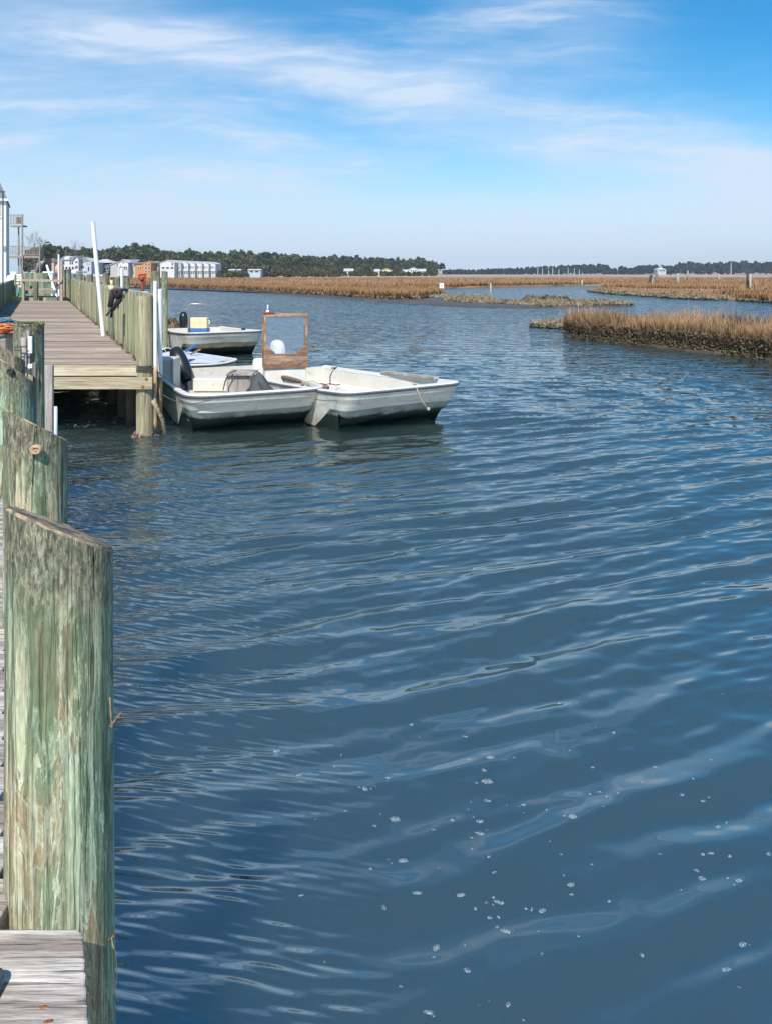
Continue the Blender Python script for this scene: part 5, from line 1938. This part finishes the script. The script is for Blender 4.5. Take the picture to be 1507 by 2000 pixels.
# white canopy skiff and boat bits behind the wall
cn = empty('canopy_boat', P(150, 560, 52), 'small white boat with a flat white canopy behind the board wall', 'boat')
mb = MB(); mb.box(P(137, 0, 52).x, P(160, 0, 52).x, 51, 53, P(0, 533, 52).z, P(0, 529.5, 52).z); mb.build('canopy', M_white, cn, bevel=.03)
mb = MB(); mb.prism([(P(143, 0, 52).x, .4), (P(152, 0, 52).x, .4), (P(152, 0, 52).x, P(0, 534, 52).z), (P(143, 0, 52).x, P(0, 534, 52).z)], 'y', (51.6, 52.4)); wo = mb.build('wheelhouse', M_white, cn)
mb = MB(); mb.box(P(143.6, 0, 51.5).x, P(146, 0, 51.5).x, 51.58, 51.595, P(0, 541, 51.6).z, P(0, 537, 51.6).z); mb.build('window', M_dark, wo)
rd = empty('pier_rail', P(180, 545, 36), 'pinkish pier rails running behind the leaning white pole', 'railing')
for yy in (537, 540.5, 545, 548.5):
    mb = MB(); mb.bar(P(160, yy, 36), P(200, yy + .8, 33), .06, .08); mb.build('rail', MATS['pinkish_wood'] if yy > 538 else M_white, rd)
for px in (163, 190):
    mb = MB(); c = P(px, 545, 35.2); mb.box(c.x - .05, c.x + .05, 35.15, 35.25, .3, P(0, 536, 35).z); mb.build('post', M_deckgrey, rd)
sh2 = empty('orange_shed', P(226, 550, 60), 'low orange brown shed seen over the board wall', 'shed')
mb = MB(); mb.box(P(217, 0, 60).x, P(234, 0, 60).x, 60, 62, .4, P(0, 541, 60).z); mb.build('wall', M_sidingo, sh2)
mb = MB(); mb.box(P(215.5, 0, 60).x, P(235, 0, 60).x, 59.8, 62.2, P(0, 541, 60).z + .01, P(0, 538.8, 60).z); mb.build('roof', M_fresh, sh2)
mb = MB(); mb.box(P(222, 0, 60).x, P(227, 0, 60).x, 59.95, 59.99, .5, P(0, 544, 60).z); mb.build('door', M_dark, sh2)

# ------------------------------------------------------------------ houses along the far shore
HD = 330.0


def win(parent, x0, x1, d, y0, y1, n, fill=M_dark, w=.62):
    """n windows side by side between pixel x0..x1, rows y0..y1; each a part with its pane"""
    for i in range(n):
        a = x0 + (x1 - x0) * (i + .5 - w / 2) / n; b = x0 + (x1 - x0) * (i + .5 + w / 2) / n
        mb = MB(); mb.box(P(a, 0, d).x - .12, P(b, 0, d).x + .12, d - .12, d - .02, P(0, y1, d).z - .1, P(0, y0, d).z + .1)
        f = mb.build('window', M_white, parent)
        mb = MB(); mb.box(P(a, 0, d).x, P(b, 0, d).x, d - .16, d - .121, P(0, y1, d).z, P(0, y0, d).z)
        mb.build('pane', fill, f)


def house_(label, x0, x1, ytop, yeave, ybase, d, wall, roof, gable='front', depth=9, peak=None, name='beach_house', group='houses along the far shore', over=.4, cat='house', wins=(), extra=None):
    X0, X1 = P(x0, 0, d).x, P(x1, 0, d).x
    ze, zt, zb = P(0, yeave, d).z, P(0, ytop, d).z, .3
    e = empty(name, ((X0 + X1) / 2, d, zb), label, cat, group)
    xm = P(peak, 0, d).x if peak is not None else (X0 + X1) / 2
    mb = MB()
    if gable == 'front':
        mb.prism([(X0, zb), (X1, zb), (X1, ze), (xm, zt - .12), (X0, ze)], 'y', (d, d + depth))
        mb.build('wall', wall, e)
        mb = MB()
        for (a, b) in (((X0 - over, ze - over * .35), (xm, zt)), ((X1 + over, ze - over * .35), (xm, zt))):
            mb.add([(a[0], d - over, a[1]), (b[0], d - over, b[1]), (b[0], d + depth + over, b[1]), (a[0], d + depth + over, a[1]),
                    (a[0], d - over, a[1] + .22), (b[0], d - over, b[1] + .22), (b[0], d + depth + over, b[1] + .22), (a[0], d + depth + over, a[1] + .22)],
                   [(0, 1, 2, 3), (4, 5, 6, 7), (0, 1, 5, 4), (2, 3, 7, 6), (0, 3, 7, 4), (1, 2, 6, 5)])
        mb.build('roof', roof, e)
    elif gable == 'side':
        mb.box(X0, X1, d, d + depth, zb, ze)
        mb.build('wall', wall, e)
        mb = MB()
        mb.prism([(d - over, ze - .1), (d + depth / 2, zt), (d + depth + over, ze - .1), (d + depth + over, ze + .0), (d + depth / 2, zt + .15), (d - over, ze + .05)], 'x', (X0 - over * .5, X1 + over * .5))
        mb.prism([(d, ze + .001), (d + depth / 2, zt - .02), (d + depth, ze + .001)], 'x', (X0, X0 + .1))
        mb.prism([(d, ze + .001), (d + depth / 2, zt - .02), (d + depth, ze + .001)], 'x', (X1 - .1, X1))
        mb.build('roof', roof, e)
    elif gable == 'hip':
        mb.box(X0, X1, d, d + depth, zb, ze)
        mb.build('wall', wall, e)
        mb = MB()
        a = .38 * (X1 - X0)
        mb.add([(X0 - over, d - over, ze), (X1 + over, d - over, ze), (X1 + over, d + depth + over, ze), (X0 - over, d + depth + over, ze), (X0 + a, d + depth / 2, zt), (X1 - a, d + depth / 2, zt)],
               [(0, 1, 5, 4), (1, 2, 5), (2, 3, 4, 5), (3, 0, 4), (0, 1, 2, 3)])
        mb.build('roof', roof, e)
    for wn in wins:
        win(e, wn[0], wn[1], d, wn[2], wn[3], wn[4], *(wn[5:]))
    if extra: extra(e, d)
    return e


def balc(x0, x1, y, h, n=5, mat=M_white, d_off=1.2):
    def fn(e, d):
        mb = MB(); mb.box(P(x0, 0, d).x, P(x1, 0, d).x, d - d_off, d, P(0, y, d).z - .25, P(0, y, d).z); mb.build('balcony', mat, e)
        r = MB(); r.box(P(x0, 0, d).x, P(x1, 0, d).x, d - d_off, d - d_off + .08, P(0, y - h, d).z - .15, P(0, y - h, d).z); r.build('rail', mat, e)
        for i in range(n + 1):
            x = P(x0 + (x1 - x0) * i / n, 0, d).x
            b = MB(); b.box(x - .07, x + .07, d - d_off, d - d_off + .14, .3, P(0, y - h - (6 if mat is M_deckgrey else 0), d).z); b.build('post', mat, e)
    return fn


house_('brown roofed house with a pinkish wall left of the upright white pole', 84, 106, 504, 511, 535, 300, M_sidingpink, M_sidingbr, 'hip', wins=((88, 96, 513, 519, 1),))
house_('long white house with a round topped dormer beside the far end of the wall', 117, 147, 500.5, 508, 533, HD, M_sidingw, M_shingle, 'side', 10, wins=((121, 128, 511, 516, 1), (136, 144, 510, 516, 2), (121, 146, 521, 526, 4)),
       extra=lambda e, d: (lambda mb: (mb.prism([(P(126, 0, d).x, P(0, 507, d).z), (P(137, 0, d).x, P(0, 507, d).z), (P(136.5, 0, d).x, P(0, 502.5, d).z), (P(131.5, 0, d).x, P(0, 499.6, d).z), (P(127, 0, d).x, P(0, 502.5, d).z)], 'y', (d - .3, d + 4)), mb.build('dormer', M_sidingw, e)))(MB()))
house_('white house with a sharp front gable and rows of dark windows', 145.5, 154, 500.5, 508, 530, HD - 6, M_sidingw, M_shingle, 'front', 9, wins=((147, 153, 510, 513, 3), (147, 153, 519, 524, 3)))
house_('white house joined to the right of the sharp gabled one', 154.5, 166, 502.5, 507, 530, HD - 3, M_sidingw, M_shingle, 'side', 9, wins=((155, 165, 510, 513, 2), (155, 165, 519, 524, 3)))
house_('pale blue gabled house between the white house and the grey verandas', 165, 187, 504.5, 513, 533, HD - 8, M_sidinglb, M_shinglel, 'front', 9, peak=169, wins=((170, 176, 513, 516, 2),))
house_('pale blue narrow wing in front of the blue gabled house', 168, 179, 508, 511, 533, HD - 18, M_sidinglb, M_shinglel, 'front', 6, wins=((170, 177, 514, 516, 2), (171, 176, 521, 529, 1)))
house_('grey house with two dark veranda storeys right of the leaning pole', 181, 215.5, 506, 513, 533, HD + 2, M_dark, M_shinglel, 'hip', 10, over=.8,
       extra=lambda e, d: (balc(182, 215, 521, 3.5, 6, M_sidingg)(e, d), balc(182, 215, 531, 3.5, 6, M_sidingg)(e, d), win(e, 183, 214, d, 523.5, 529, 4, M_sidingg, .4)))
house_('pale white house with a front gable and balcony behind the short pipe', 232, 251, 507.5, 513, 534, HD - 4, M_sidingw, M_shinglel, 'front', 9, peak=241, wins=((239, 244, 511, 514, 2), (234, 238, 517, 520, 1)), extra=balc(233, 248, 519.5, 2, 4))
house_('low grey white wing left of the balcony house', 216, 233, 512, 517.5, 534, HD, M_sidingg, M_shinglel, 'front', 8, peak=230, wins=((228, 232, 516, 520, 1),))
house_('pale blue house under a grey roof beside the orange house', 250, 267, 507, 513, 534, HD, M_sidinglb, M_shingle, 'side', 9, wins=((252, 258, 517, 523, 2), (260, 266, 516, 520, 1)))
house_('orange house with two columns of dark windows', 278.5, 295, 510, 514.5, 532.5, HD - 10, M_sidingo, M_sidingo, 'front', 9, peak=292, over=.2, wins=((283, 294.5, 514, 517.5, 2), (283, 294.5, 521.5, 524.5, 2), (283, 294.5, 529, 532, 2)))
house_('orange house wing partly behind the rusty pump', 264, 279, 512.5, 515, 530, HD - 4, M_sidingo, M_sidingbr, 'side', 8, wins=((269, 278, 521, 524.5, 2),))
house_('small white box house right of the orange house', 297, 306, 511, 512.5, 530, HD + 5, M_sidingw, M_sidingw, 'side', 7, wins=((299, 304, 513, 516, 1),), extra=balc(296, 311, 525, 3, 4))
house_('large plain white house at the left end of the white row', 313, 341, 508.5, 513.5, 528, HD - 5, M_sidingw, M_shinglel, 'front', 12, peak=328, over=.25, wins=((335, 339, 513.5, 518, 1), (315, 341, 521.5, 524.5, 3)))
for i in range(6):
    x0 = 341 + i * 13.4
    lab = ['first grey fronted unit of the white townhouse row, beside the plain white gable', 'second unit from the left of the white townhouse row', 'third unit from the left of the white townhouse row',
           'fourth unit from the left of the white townhouse row', 'fifth unit from the left of the white townhouse row', 'end unit of the white townhouse row next to the trees'][i]
    house_(lab, x0 + .3, x0 + 13.2, 509.3 + i * .55, 514.5 + i * .35, 530, HD + i * 3, M_sidingw if i else M_sidingg, M_shinglel, 'front', 12, peak=x0 + 2.5, name='townhouse', group='white townhouse row', over=.15,
           wins=((x0 + 4, x0 + 12, 519.5, 524.5, 3, M_sidingbr, .5),), extra=balc(x0 + .5, x0 + 13, 528, 2.2, 4))
for (a, b, lab) in ((446.5, 459, 'left pale blue low building in front of the woods'), (463, 470, 'small white shed between the two pale blue buildings'), (484.5, 509, 'right pale blue low building in front of the woods'), ):
    house_(lab, a, b, 526, 527.5, 534, 345, M_sidinglb if b - a > 8 else M_sidingw, M_shinglel, 'side', 6, name='low_building', group='low buildings by the woods', wins=((a + 2, b - 2, 529, 531.5, 2),))
for (a, b, y, d, lab, gb) in ((672, 690, 525, 470, 'small white house at the left of the woods edge group', 'side'), (731, 742, 526, 500, 'low cream house among the woods edge trees', 'side'), (744, 765, 524.5, 500, 'wider cream house at the middle of the woods edge', 'front'),
                          (786, 798, 527, 540, 'low white house left of the tall white gable near the tip of the woods', 'side'), (798, 815, 522, 540, 'white gabled house near the tip of the woods', 'front'), (815, 831, 525.5, 545, 'white house nearest the tip of the woods', 'side')):
    house_(lab, a, b, y, y + 4, 536, d, M_sidingw if 'white' in lab else M_cream, M_shinglel, gb, 9, name='shore_house', group='houses at the woods edge', wins=((a + 2, b - 2, y + 5.5, y + 8, 3),))
house_('lone white roofed house in front of the far right trees', 1283, 1300, 522.5, 526.5, 538, 760, M_sidingg, M_shinglel, 'hip', 10, name='distant_house', group='far right houses', wins=((1286, 1298, 527, 530, 3),),
       extra=lambda e, d: (lambda mb: (mb.box(P(1291.5, 0, d).x, P(1294, 0, d).x, d + 3, d + 5, P(0, 525, d).z, P(0, 519.5, d).z), mb.build('cupola', M_sidingg, e)))(MB()))

# ------------------------------------------------------------------ stakes, sign, pilings in the marsh
sg = empty('number_sign', P(862.5, 580, 84), 'white board sign on a dark post at the end of the marsh', 'sign')
mb = MB(); mb.box(P(861.8, 0, 84).x - .04, P(861.8, 0, 84).x + .06, 84, 84.1, 0, P(0, 562, 84).z); mb.build('post', plain('dark_post', (.07, .08, .11), .8, .2, 5, .1), sg)
mb = MB(); mb.box(P(857.3, 0, 84).x, P(865.8, 0, 84).x, 83.94, 83.985, P(0, 563, 84).z, P(0, 553, 84).z); bo_ = mb.build('board', M_white, sg)
cu = bpy.data.curves.new('number', 'FONT'); cu.body = '4'; cu.size = .46; cu.extrude = .004; cu.align_x = 'CENTER'; cu.align_y = 'CENTER'
to = text_mesh('number', cu, plain('faded_grey_ink', (.33, .30, .28), .8, .1, 4, 0)); to.parent = bo_; to.location = P(861.6, 558, 83.93) - WLOC[sg.name]; to.rotation_euler = (R(90), 0, 0)
G_ST = 'old pilings and stakes in the marsh'
for i, (x, y0, y1, d, r, lean, lab) in enumerate(((957.5, 553, 580, 84, .13, 0, 'old grey stake right of the white number sign'),
                                               (1135, 546.5, 557.5, 150, .22, .08, 'short pale stake on the far bank of the channel'),
                                               (1267, 536, 551, 150, .32, .25, 'dark leaning stump, leftmost of the marsh pilings'),
                                               (1272, 543, 550.5, 151, .38, 0, 'short pale stump touching the leaning one'),
                                               (1281.5, 533, 550, 152, .30, 0, 'reddish brown piling beside the leaning stump'),
                                               (1323, 534, 551.5, 148, .34, -.03, 'pale broken piling with a forked top in the marsh'),
                                               (1403, 535, 545, 220, .40, 0, 'smallest distant piling in the right hand marsh'),
                                               (1458.7, 533.5, 569, 105, .17, 0, 'left post of the tall pair at the right'),
                                               (1464.2, 534.5, 570, 104, .17, 0, 'right paler post of the tall pair at the right'),
                                               (1342, 528, 540, 300, .30, 0, 'thin pale stake before the far right trees'))):
    mb = MB()
    a, b = P(x, y1, d), P(x + lean * (y1 - y0), y0, d)
    a.z = min(a.z, .3) - .3
    mb.tube([a, a.lerp(b, .5), b - Vector((0, 0, r * .5)), b], [r, r * .95, r * .85, r * .5], 10)
    m = M_greyplank if i not in (2, 4, 7) else (M_darkwood if i != 4 else M_sidingbr)
    o = mb.build('stake', m, None, smooth=True, loc=a); tag(o, lab, 'stake', G_ST)
mb = MB(); mb.tube([P(1426.5, 538, 900), P(1426.5, 513, 900)], [.5, .35], 8)
o = mb.build('mast', M_shinglel, None, loc=P(1426.5, 538, 900)); tag(o, 'thin pale mast against the far right trees', 'mast')

# ------------------------------------------------------------------ trees
def leaf_mat(name, c1, c2, c3):
    m, t = newmat(name)
    geo = t.n('ShaderNodeNewGeometry')
    rnd = geo.outputs['Random Per Island']
    n = t.noise(geo.outputs['Position'], .09, 4, .6)
    f = t.math('ADD', t.math('MULTIPLY', rnd, .45), t.math('MULTIPLY', n, .62))
    col = t.ramp(f, [(.3, c1), (.52, c2), (.78, c3)])
    d = t.n('ShaderNodeBsdfPrincipled', {'Base Color': col, 'Roughness': .8, 'Specular IOR Level': .15})
    tl = t.n('ShaderNodeBsdfTranslucent', {'Color': col})
    t.n('ShaderNodeOutputMaterial', {'Surface': t.n('ShaderNodeMixShader', {0: .25, 1: d, 2: tl})})
    return m


M_pine = leaf_mat('pine_foliage', (.020, .032, .014), (.055, .075, .030), (.16, .15, .06))
M_pinefar = leaf_mat('far_foliage', (.026, .036, .034), (.046, .058, .050), (.085, .09, .07))
M_olive = leaf_mat('olive_foliage', (.04, .04, .018), (.09, .085, .035), (.15, .13, .05))
M_russet = leaf_mat('russet_foliage', (.06, .025, .015), (.14, .055, .03), (.20, .10, .05))
M_trunk = plain('bark', (.13, .10, .08), .9, .3, 2, .2)
M_twig = plain('bare_twigs', (.16, .13, .12), .9, .2, 2, .1)


def crown_faces(r, cx, cy, zlo, zhi, rad, n, size, lobes=5):
    """leaf-clump quads on the skins of several lobes"""
    out = []
    L = []
    for k in range(lobes):
        f = r.random()
        z = zlo + (zhi - zlo) * (.25 + .62 * f)
        q = rad * (1.0 - .55 * max(0, f - .3))
        a = r.uniform(0, 6.28)
        L.append((cx + math.cos(a) * q * .45, cy + math.sin(a) * q * .45, z, q * r.uniform(.5, .8), (zhi - zlo) * r.uniform(.16, .30)))
    L.append((cx, cy, zhi - (zhi - zlo) * .22, rad * .62, (zhi - zlo) * .22))
    L = np.array(L)
    k = r.integers(0, len(L), n)
    v = r.normal(0, 1, (n, 3)); v /= np.linalg.norm(v, axis=1)[:, None]
    v[:, 2] = np.where(v[:, 2] < -.3, -v[:, 2] * .5, v[:, 2])
    rr = r.uniform(.75, 1.08, n)[:, None]
    c = np.stack([L[k, 0], L[k, 1], L[k, 2]], -1) + v * rr * np.stack([L[k, 3], L[k, 3], L[k, 4]], -1)
    t1 = np.cross(v, r.normal(0, 1, (n, 3))); t1 /= np.linalg.norm(t1, axis=1)[:, None] + 1e-6
    nn = v + r.normal(0, .45, (n, 3)); nn /= np.linalg.norm(nn, axis=1)[:, None]
    t1 = t1 - nn * np.sum(t1 * nn, 1)[:, None]; t1 /= np.linalg.norm(t1, axis=1)[:, None] + 1e-6
    t2 = np.cross(nn, t1)
    s = (size * r.uniform(.6, 1.4, n))[:, None]
    V = np.stack([c - t1 * s - t2 * s * .6, c + t1 * s - t2 * s * .6, c + t1 * s * .7 + t2 * s * .7, c - t1 * s * .8 + t2 * s * .5], 1)
    return V


def wood_mass(name, outline, dfun, step, n, size, mat, label, rows=4, rowgap=9, seed=1, radf=1.0, base=.5, kind='stuff', trunks=True, lowf=.12):
    r = np.random.default_rng(seed)
    xs = np.array([p[0] for p in outline]); ys = np.array([p[1] for p in outline])
    VV = []
    mt = MB()
    px = xs[0]
    while px < xs[-1]:
        d0 = dfun(px)
        topy = np.interp(px, xs, ys)
        for row in range(rows):
            d = d0 + row * rowgap + r.uniform(-rowgap / 2, rowgap / 2)
            H = (533 - topy) / 1500 * d0 + CAMH
            hh = H * (r.uniform(.62, .92) if row < rows - 1 else r.uniform(.88, 1.03)) * (.86 + .14 * row / max(1, rows - 1))
            x = P(px + r.uniform(-step, step) * .6, 0, d).x
            rad = hh * r.uniform(.26, .36) * radf
            VV.append(crown_faces(r, x, d, base + hh * lowf, hh, rad, n, size * d0 / 400, 5))
            if trunks and row == 0 and r.random() < .75:
                mt.tube([(x, d - rad * .5, 0), (x + r.uniform(-.3, .3), d - rad * .4, hh * .75)], [.22, .12], 5, caps=False)
        px += step
    V = np.concatenate(VV).reshape(-1, 3)
    F = np.arange(len(V)).reshape(-1, 4)
    o = np_mesh(name, V, F, mat)
    tag(o, label, 'woods', kind=kind)
    if trunks and mt.v:
        t_ = mt.build('trunks', M_trunk, o, recalc=False)
        t_['kind'] = 'stuff'
    return o


outL = [(60, 484), (80, 481), (98, 479), (110, 477), (125, 484), (140, 483), (152, 486), (165, 482), (180, 484), (196, 489), (206, 483), (222, 485), (236, 477), (250, 474), (262, 472), (276, 474), (290, 475), (305, 480), (318, 487), (332, 487), (350, 486),
        (370, 490), (400, 489), (430, 492), (470, 490), (500, 493), (530, 492), (560, 496), (600, 499), (640, 501), (665, 499), (690, 500), (720, 503), (745, 502), (768, 506), (790, 508), (815, 506), (832, 508), (842, 515), (850, 528)]
wood_mass('pine_wood', outL, lambda p: 372 + (p - 60) * .31, 4.6, 230, 1.0, M_pine, 'dark green pine wood behind the houses on the left shore', rows=4, seed=41, radf=.85)
# lower, paler brush in front of the pines
outB = [(80, 505), (180, 503), (216, 507), (300, 508), (430, 512), (520, 515), (640, 516), (700, 519), (840, 524)]
wood_mass('olive_brush', outB, lambda p: 352 + (p - 60) * .30, 8.5, 110, .95, M_olive, 'olive brush along the foot of the pine wood', rows=1, seed=43, trunks=False, lowf=.0)
outC = [(430, 528), (520, 529), (600, 528.5), (640, 530), (700, 529.5), (735, 531), (770, 529), (800, 531), (850, 530)]
wood_mass('shore_brush', outC, lambda p: 325 + (p - 430) * .42, 6.0, 90, .8, M_olive, 'low olive scrub before the houses at the woods edge', rows=1, seed=47, trunks=False, lowf=.0, radf=1.6)
outR = [(870, 529), (895, 528), (930, 529), (955, 527), (985, 526), (1020, 524.5), (1045, 521.5), (1062, 521), (1080, 523), (1100, 519.5), (1149, 517), (1182, 517), (1188, 523), (1196, 529), (1206, 524), (1214, 521), (1222, 526), (1232, 525), (1245, 519), (1266, 517),
        (1290, 520), (1311, 519), (1328, 516), (1343, 513.5), (1368, 515), (1392, 515), (1410, 512), (1434, 511), (1460, 513), (1490, 512), (1540, 513), (1600, 515)]
wood_mass('far_wood', outR, lambda p: 1000 - (p - 870) * .12, 5.2, 100, .92, M_pinefar, 'hazy dark wood along the far right horizon', rows=2, rowgap=16, seed=44, radf=.75, lowf=.05, trunks=True)


# single trees one can tell apart
def tree(name, px, ytop, d, rad, mat, label, n=260, size=.8, zlo=.3, group='trees before the wood', lobes=6, seed=1):
    r = np.random.default_rng(seed)
    H = (533 - ytop) / 1500 * d + CAMH
    x = P(px, 0, d).x
    e = empty(name, (x, d, .4), label, 'tree', group)
    mb = MB()
    mb.tube([(x, d, .2), (x + .2, d, H * .4), (x - .1, d, H * .8)], [H * .022, H * .016, H * .006], 7)
    for k in range(5):
        a = r.uniform(0, 6.28); z = H * r.uniform(.35, .7)
        mb.tube([(x + .1, d, z), (x + math.cos(a) * rad * .6, d + math.sin(a) * rad * .6, z + H * .14)], [H * .008, H * .003], 5)
    mb.build('trunk', M_trunk, e)
    V = crown_faces(r, x, d, H * zlo, H, rad, n, size, lobes).reshape(-1, 3)
    np_mesh('crown', V - np.array([0, 0, 0]), np.arange(len(V)).reshape(-1, 4), mat, e, loc=tuple(WLOC[e.name]))
    return e


for i, (px, yt, d, rad, m, lab) in enumerate(((206, 507, 350, 3.8, M_russet, 'russet bush tree right of the leaning white pole'), (213, 512, 345, 3.0, M_russet, 'smaller russet tree above the grey veranda roof'),
                                         (262, 506, 345, 2.6, M_russet, 'bare reddish tree over the pale blue house'), (98, 478, 365, 4.2, M_pine, 'tall pine behind the lower deck railing'),
                                         (873, 529, 600, 3.4, M_pinefar, 'small round tree right of the lone ragged pine'),
                                         (846, 512, 640, 5.5, M_pine, 'last pine at the tip of the left wood'), (185, 500, 352, 3.4, M_olive, 'olive tree behind the grey veranda house'))):
    tree('shore_tree', px, yt, d, rad, m, lab, seed=60 + i, zlo=.15)
tree('ragged_pine', 862, 515, 640, 3.6, M_pinefar, 'lone ragged pine with gaps in the crown past the tip of the wood', n=110, size=.9, zlo=.35, seed=71)
tree('ragged_pine', 857, 518, 640, 1.6, M_pinefar, 'thin pine beside the lone ragged pine', n=40, size=.8, zlo=.5, seed=72)


def bare_tree(px, ytop, d, spread, label, seed, base=.3):
    r = random.Random(seed)
    H = (533 - ytop) / 1500 * d + CAMH
    x = P(px, 0, d).x
    mb = MB()

    def grow(p, v, L, rad, depth):
        q = p + v * L
        mb.tube([p, p.lerp(q, .5) + Vector((r.uniform(-.1, .1) * L, 0, 0)), q], [rad, rad * .8, rad * .6], 5, caps=False)
        if depth == 0: return
        for k in range(3):
            a = r.uniform(-.55, .55); b = r.uniform(-.5, .5)
            w = (v + Vector((a, b, r.uniform(-.05, .25)))).normalized()
            grow(q, w, L * r.uniform(.6, .8), rad * .55, depth - 1)
    grow(Vector((x, d, base)), Vector((0, 0, 1)), H * .38, H * .016, 4)
    e = empty('bare_tree', (x, d, base), label, 'tree', 'leafless trees')
    mb.build('trunk', M_twig, e)


bare_tree(68, 466, 330, 1, 'pale leafless tree above the lower deck', 81)
bare_tree(78, 472, 340, 1, 'small leafless tree right of the lower deck', 82)
bare_tree(145, 480, 350, 1, 'leafless tree over the dormer house', 83)
bare_tree(157, 481, 355, 1, 'leafless tree over the white joined houses', 84)
ORD = ['leftmost', 'second from the left', 'third from the left', 'fourth from the left', 'fifth from the left', 'sixth from the left', 'seventh from the left', 'rightmost']
for i, px in enumerate((1049, 1058, 1070, 1078, 1090, 1108, 1120, 1130)):
    mb = MB(); d = 905 + i
    zt_ = P(0, 522 + (i * 7 % 5), d).z
    mb.tube([(P(px, 0, d).x, d, 0), (P(px + .4, 0, d).x, d, zt_)], [.5, .25], 5)
    e = empty('dead_tree', (P(px, 0, d).x, d, 0), ORD[i] + ' of the pale dead trunks before the far right wood', 'tree', 'dead trunks before the far right wood')
    mb.build('trunk', M_shinglel, e)

# ------------------------------------------------------------------ haze
m = bpy.data.materials.new('haze_air')
m.use_nodes = True
t = NT(m.node_tree)
pv_ = t.n('ShaderNodeVolumePrincipled', {'Color': (.80, .88, 1.0, 1), 'Density': HAZE, 'Anisotropy': .2})
o_ = t.nt.nodes.new('ShaderNodeOutputMaterial')
t.nt.links.new(pv_.outputs[0], o_.inputs['Volume'])
mb = MB()
mb.box(-1500, 1500, -40, 1600, -3.0, 36)
hz = mb.build('haze', m)
tag(hz, kind='stuff')
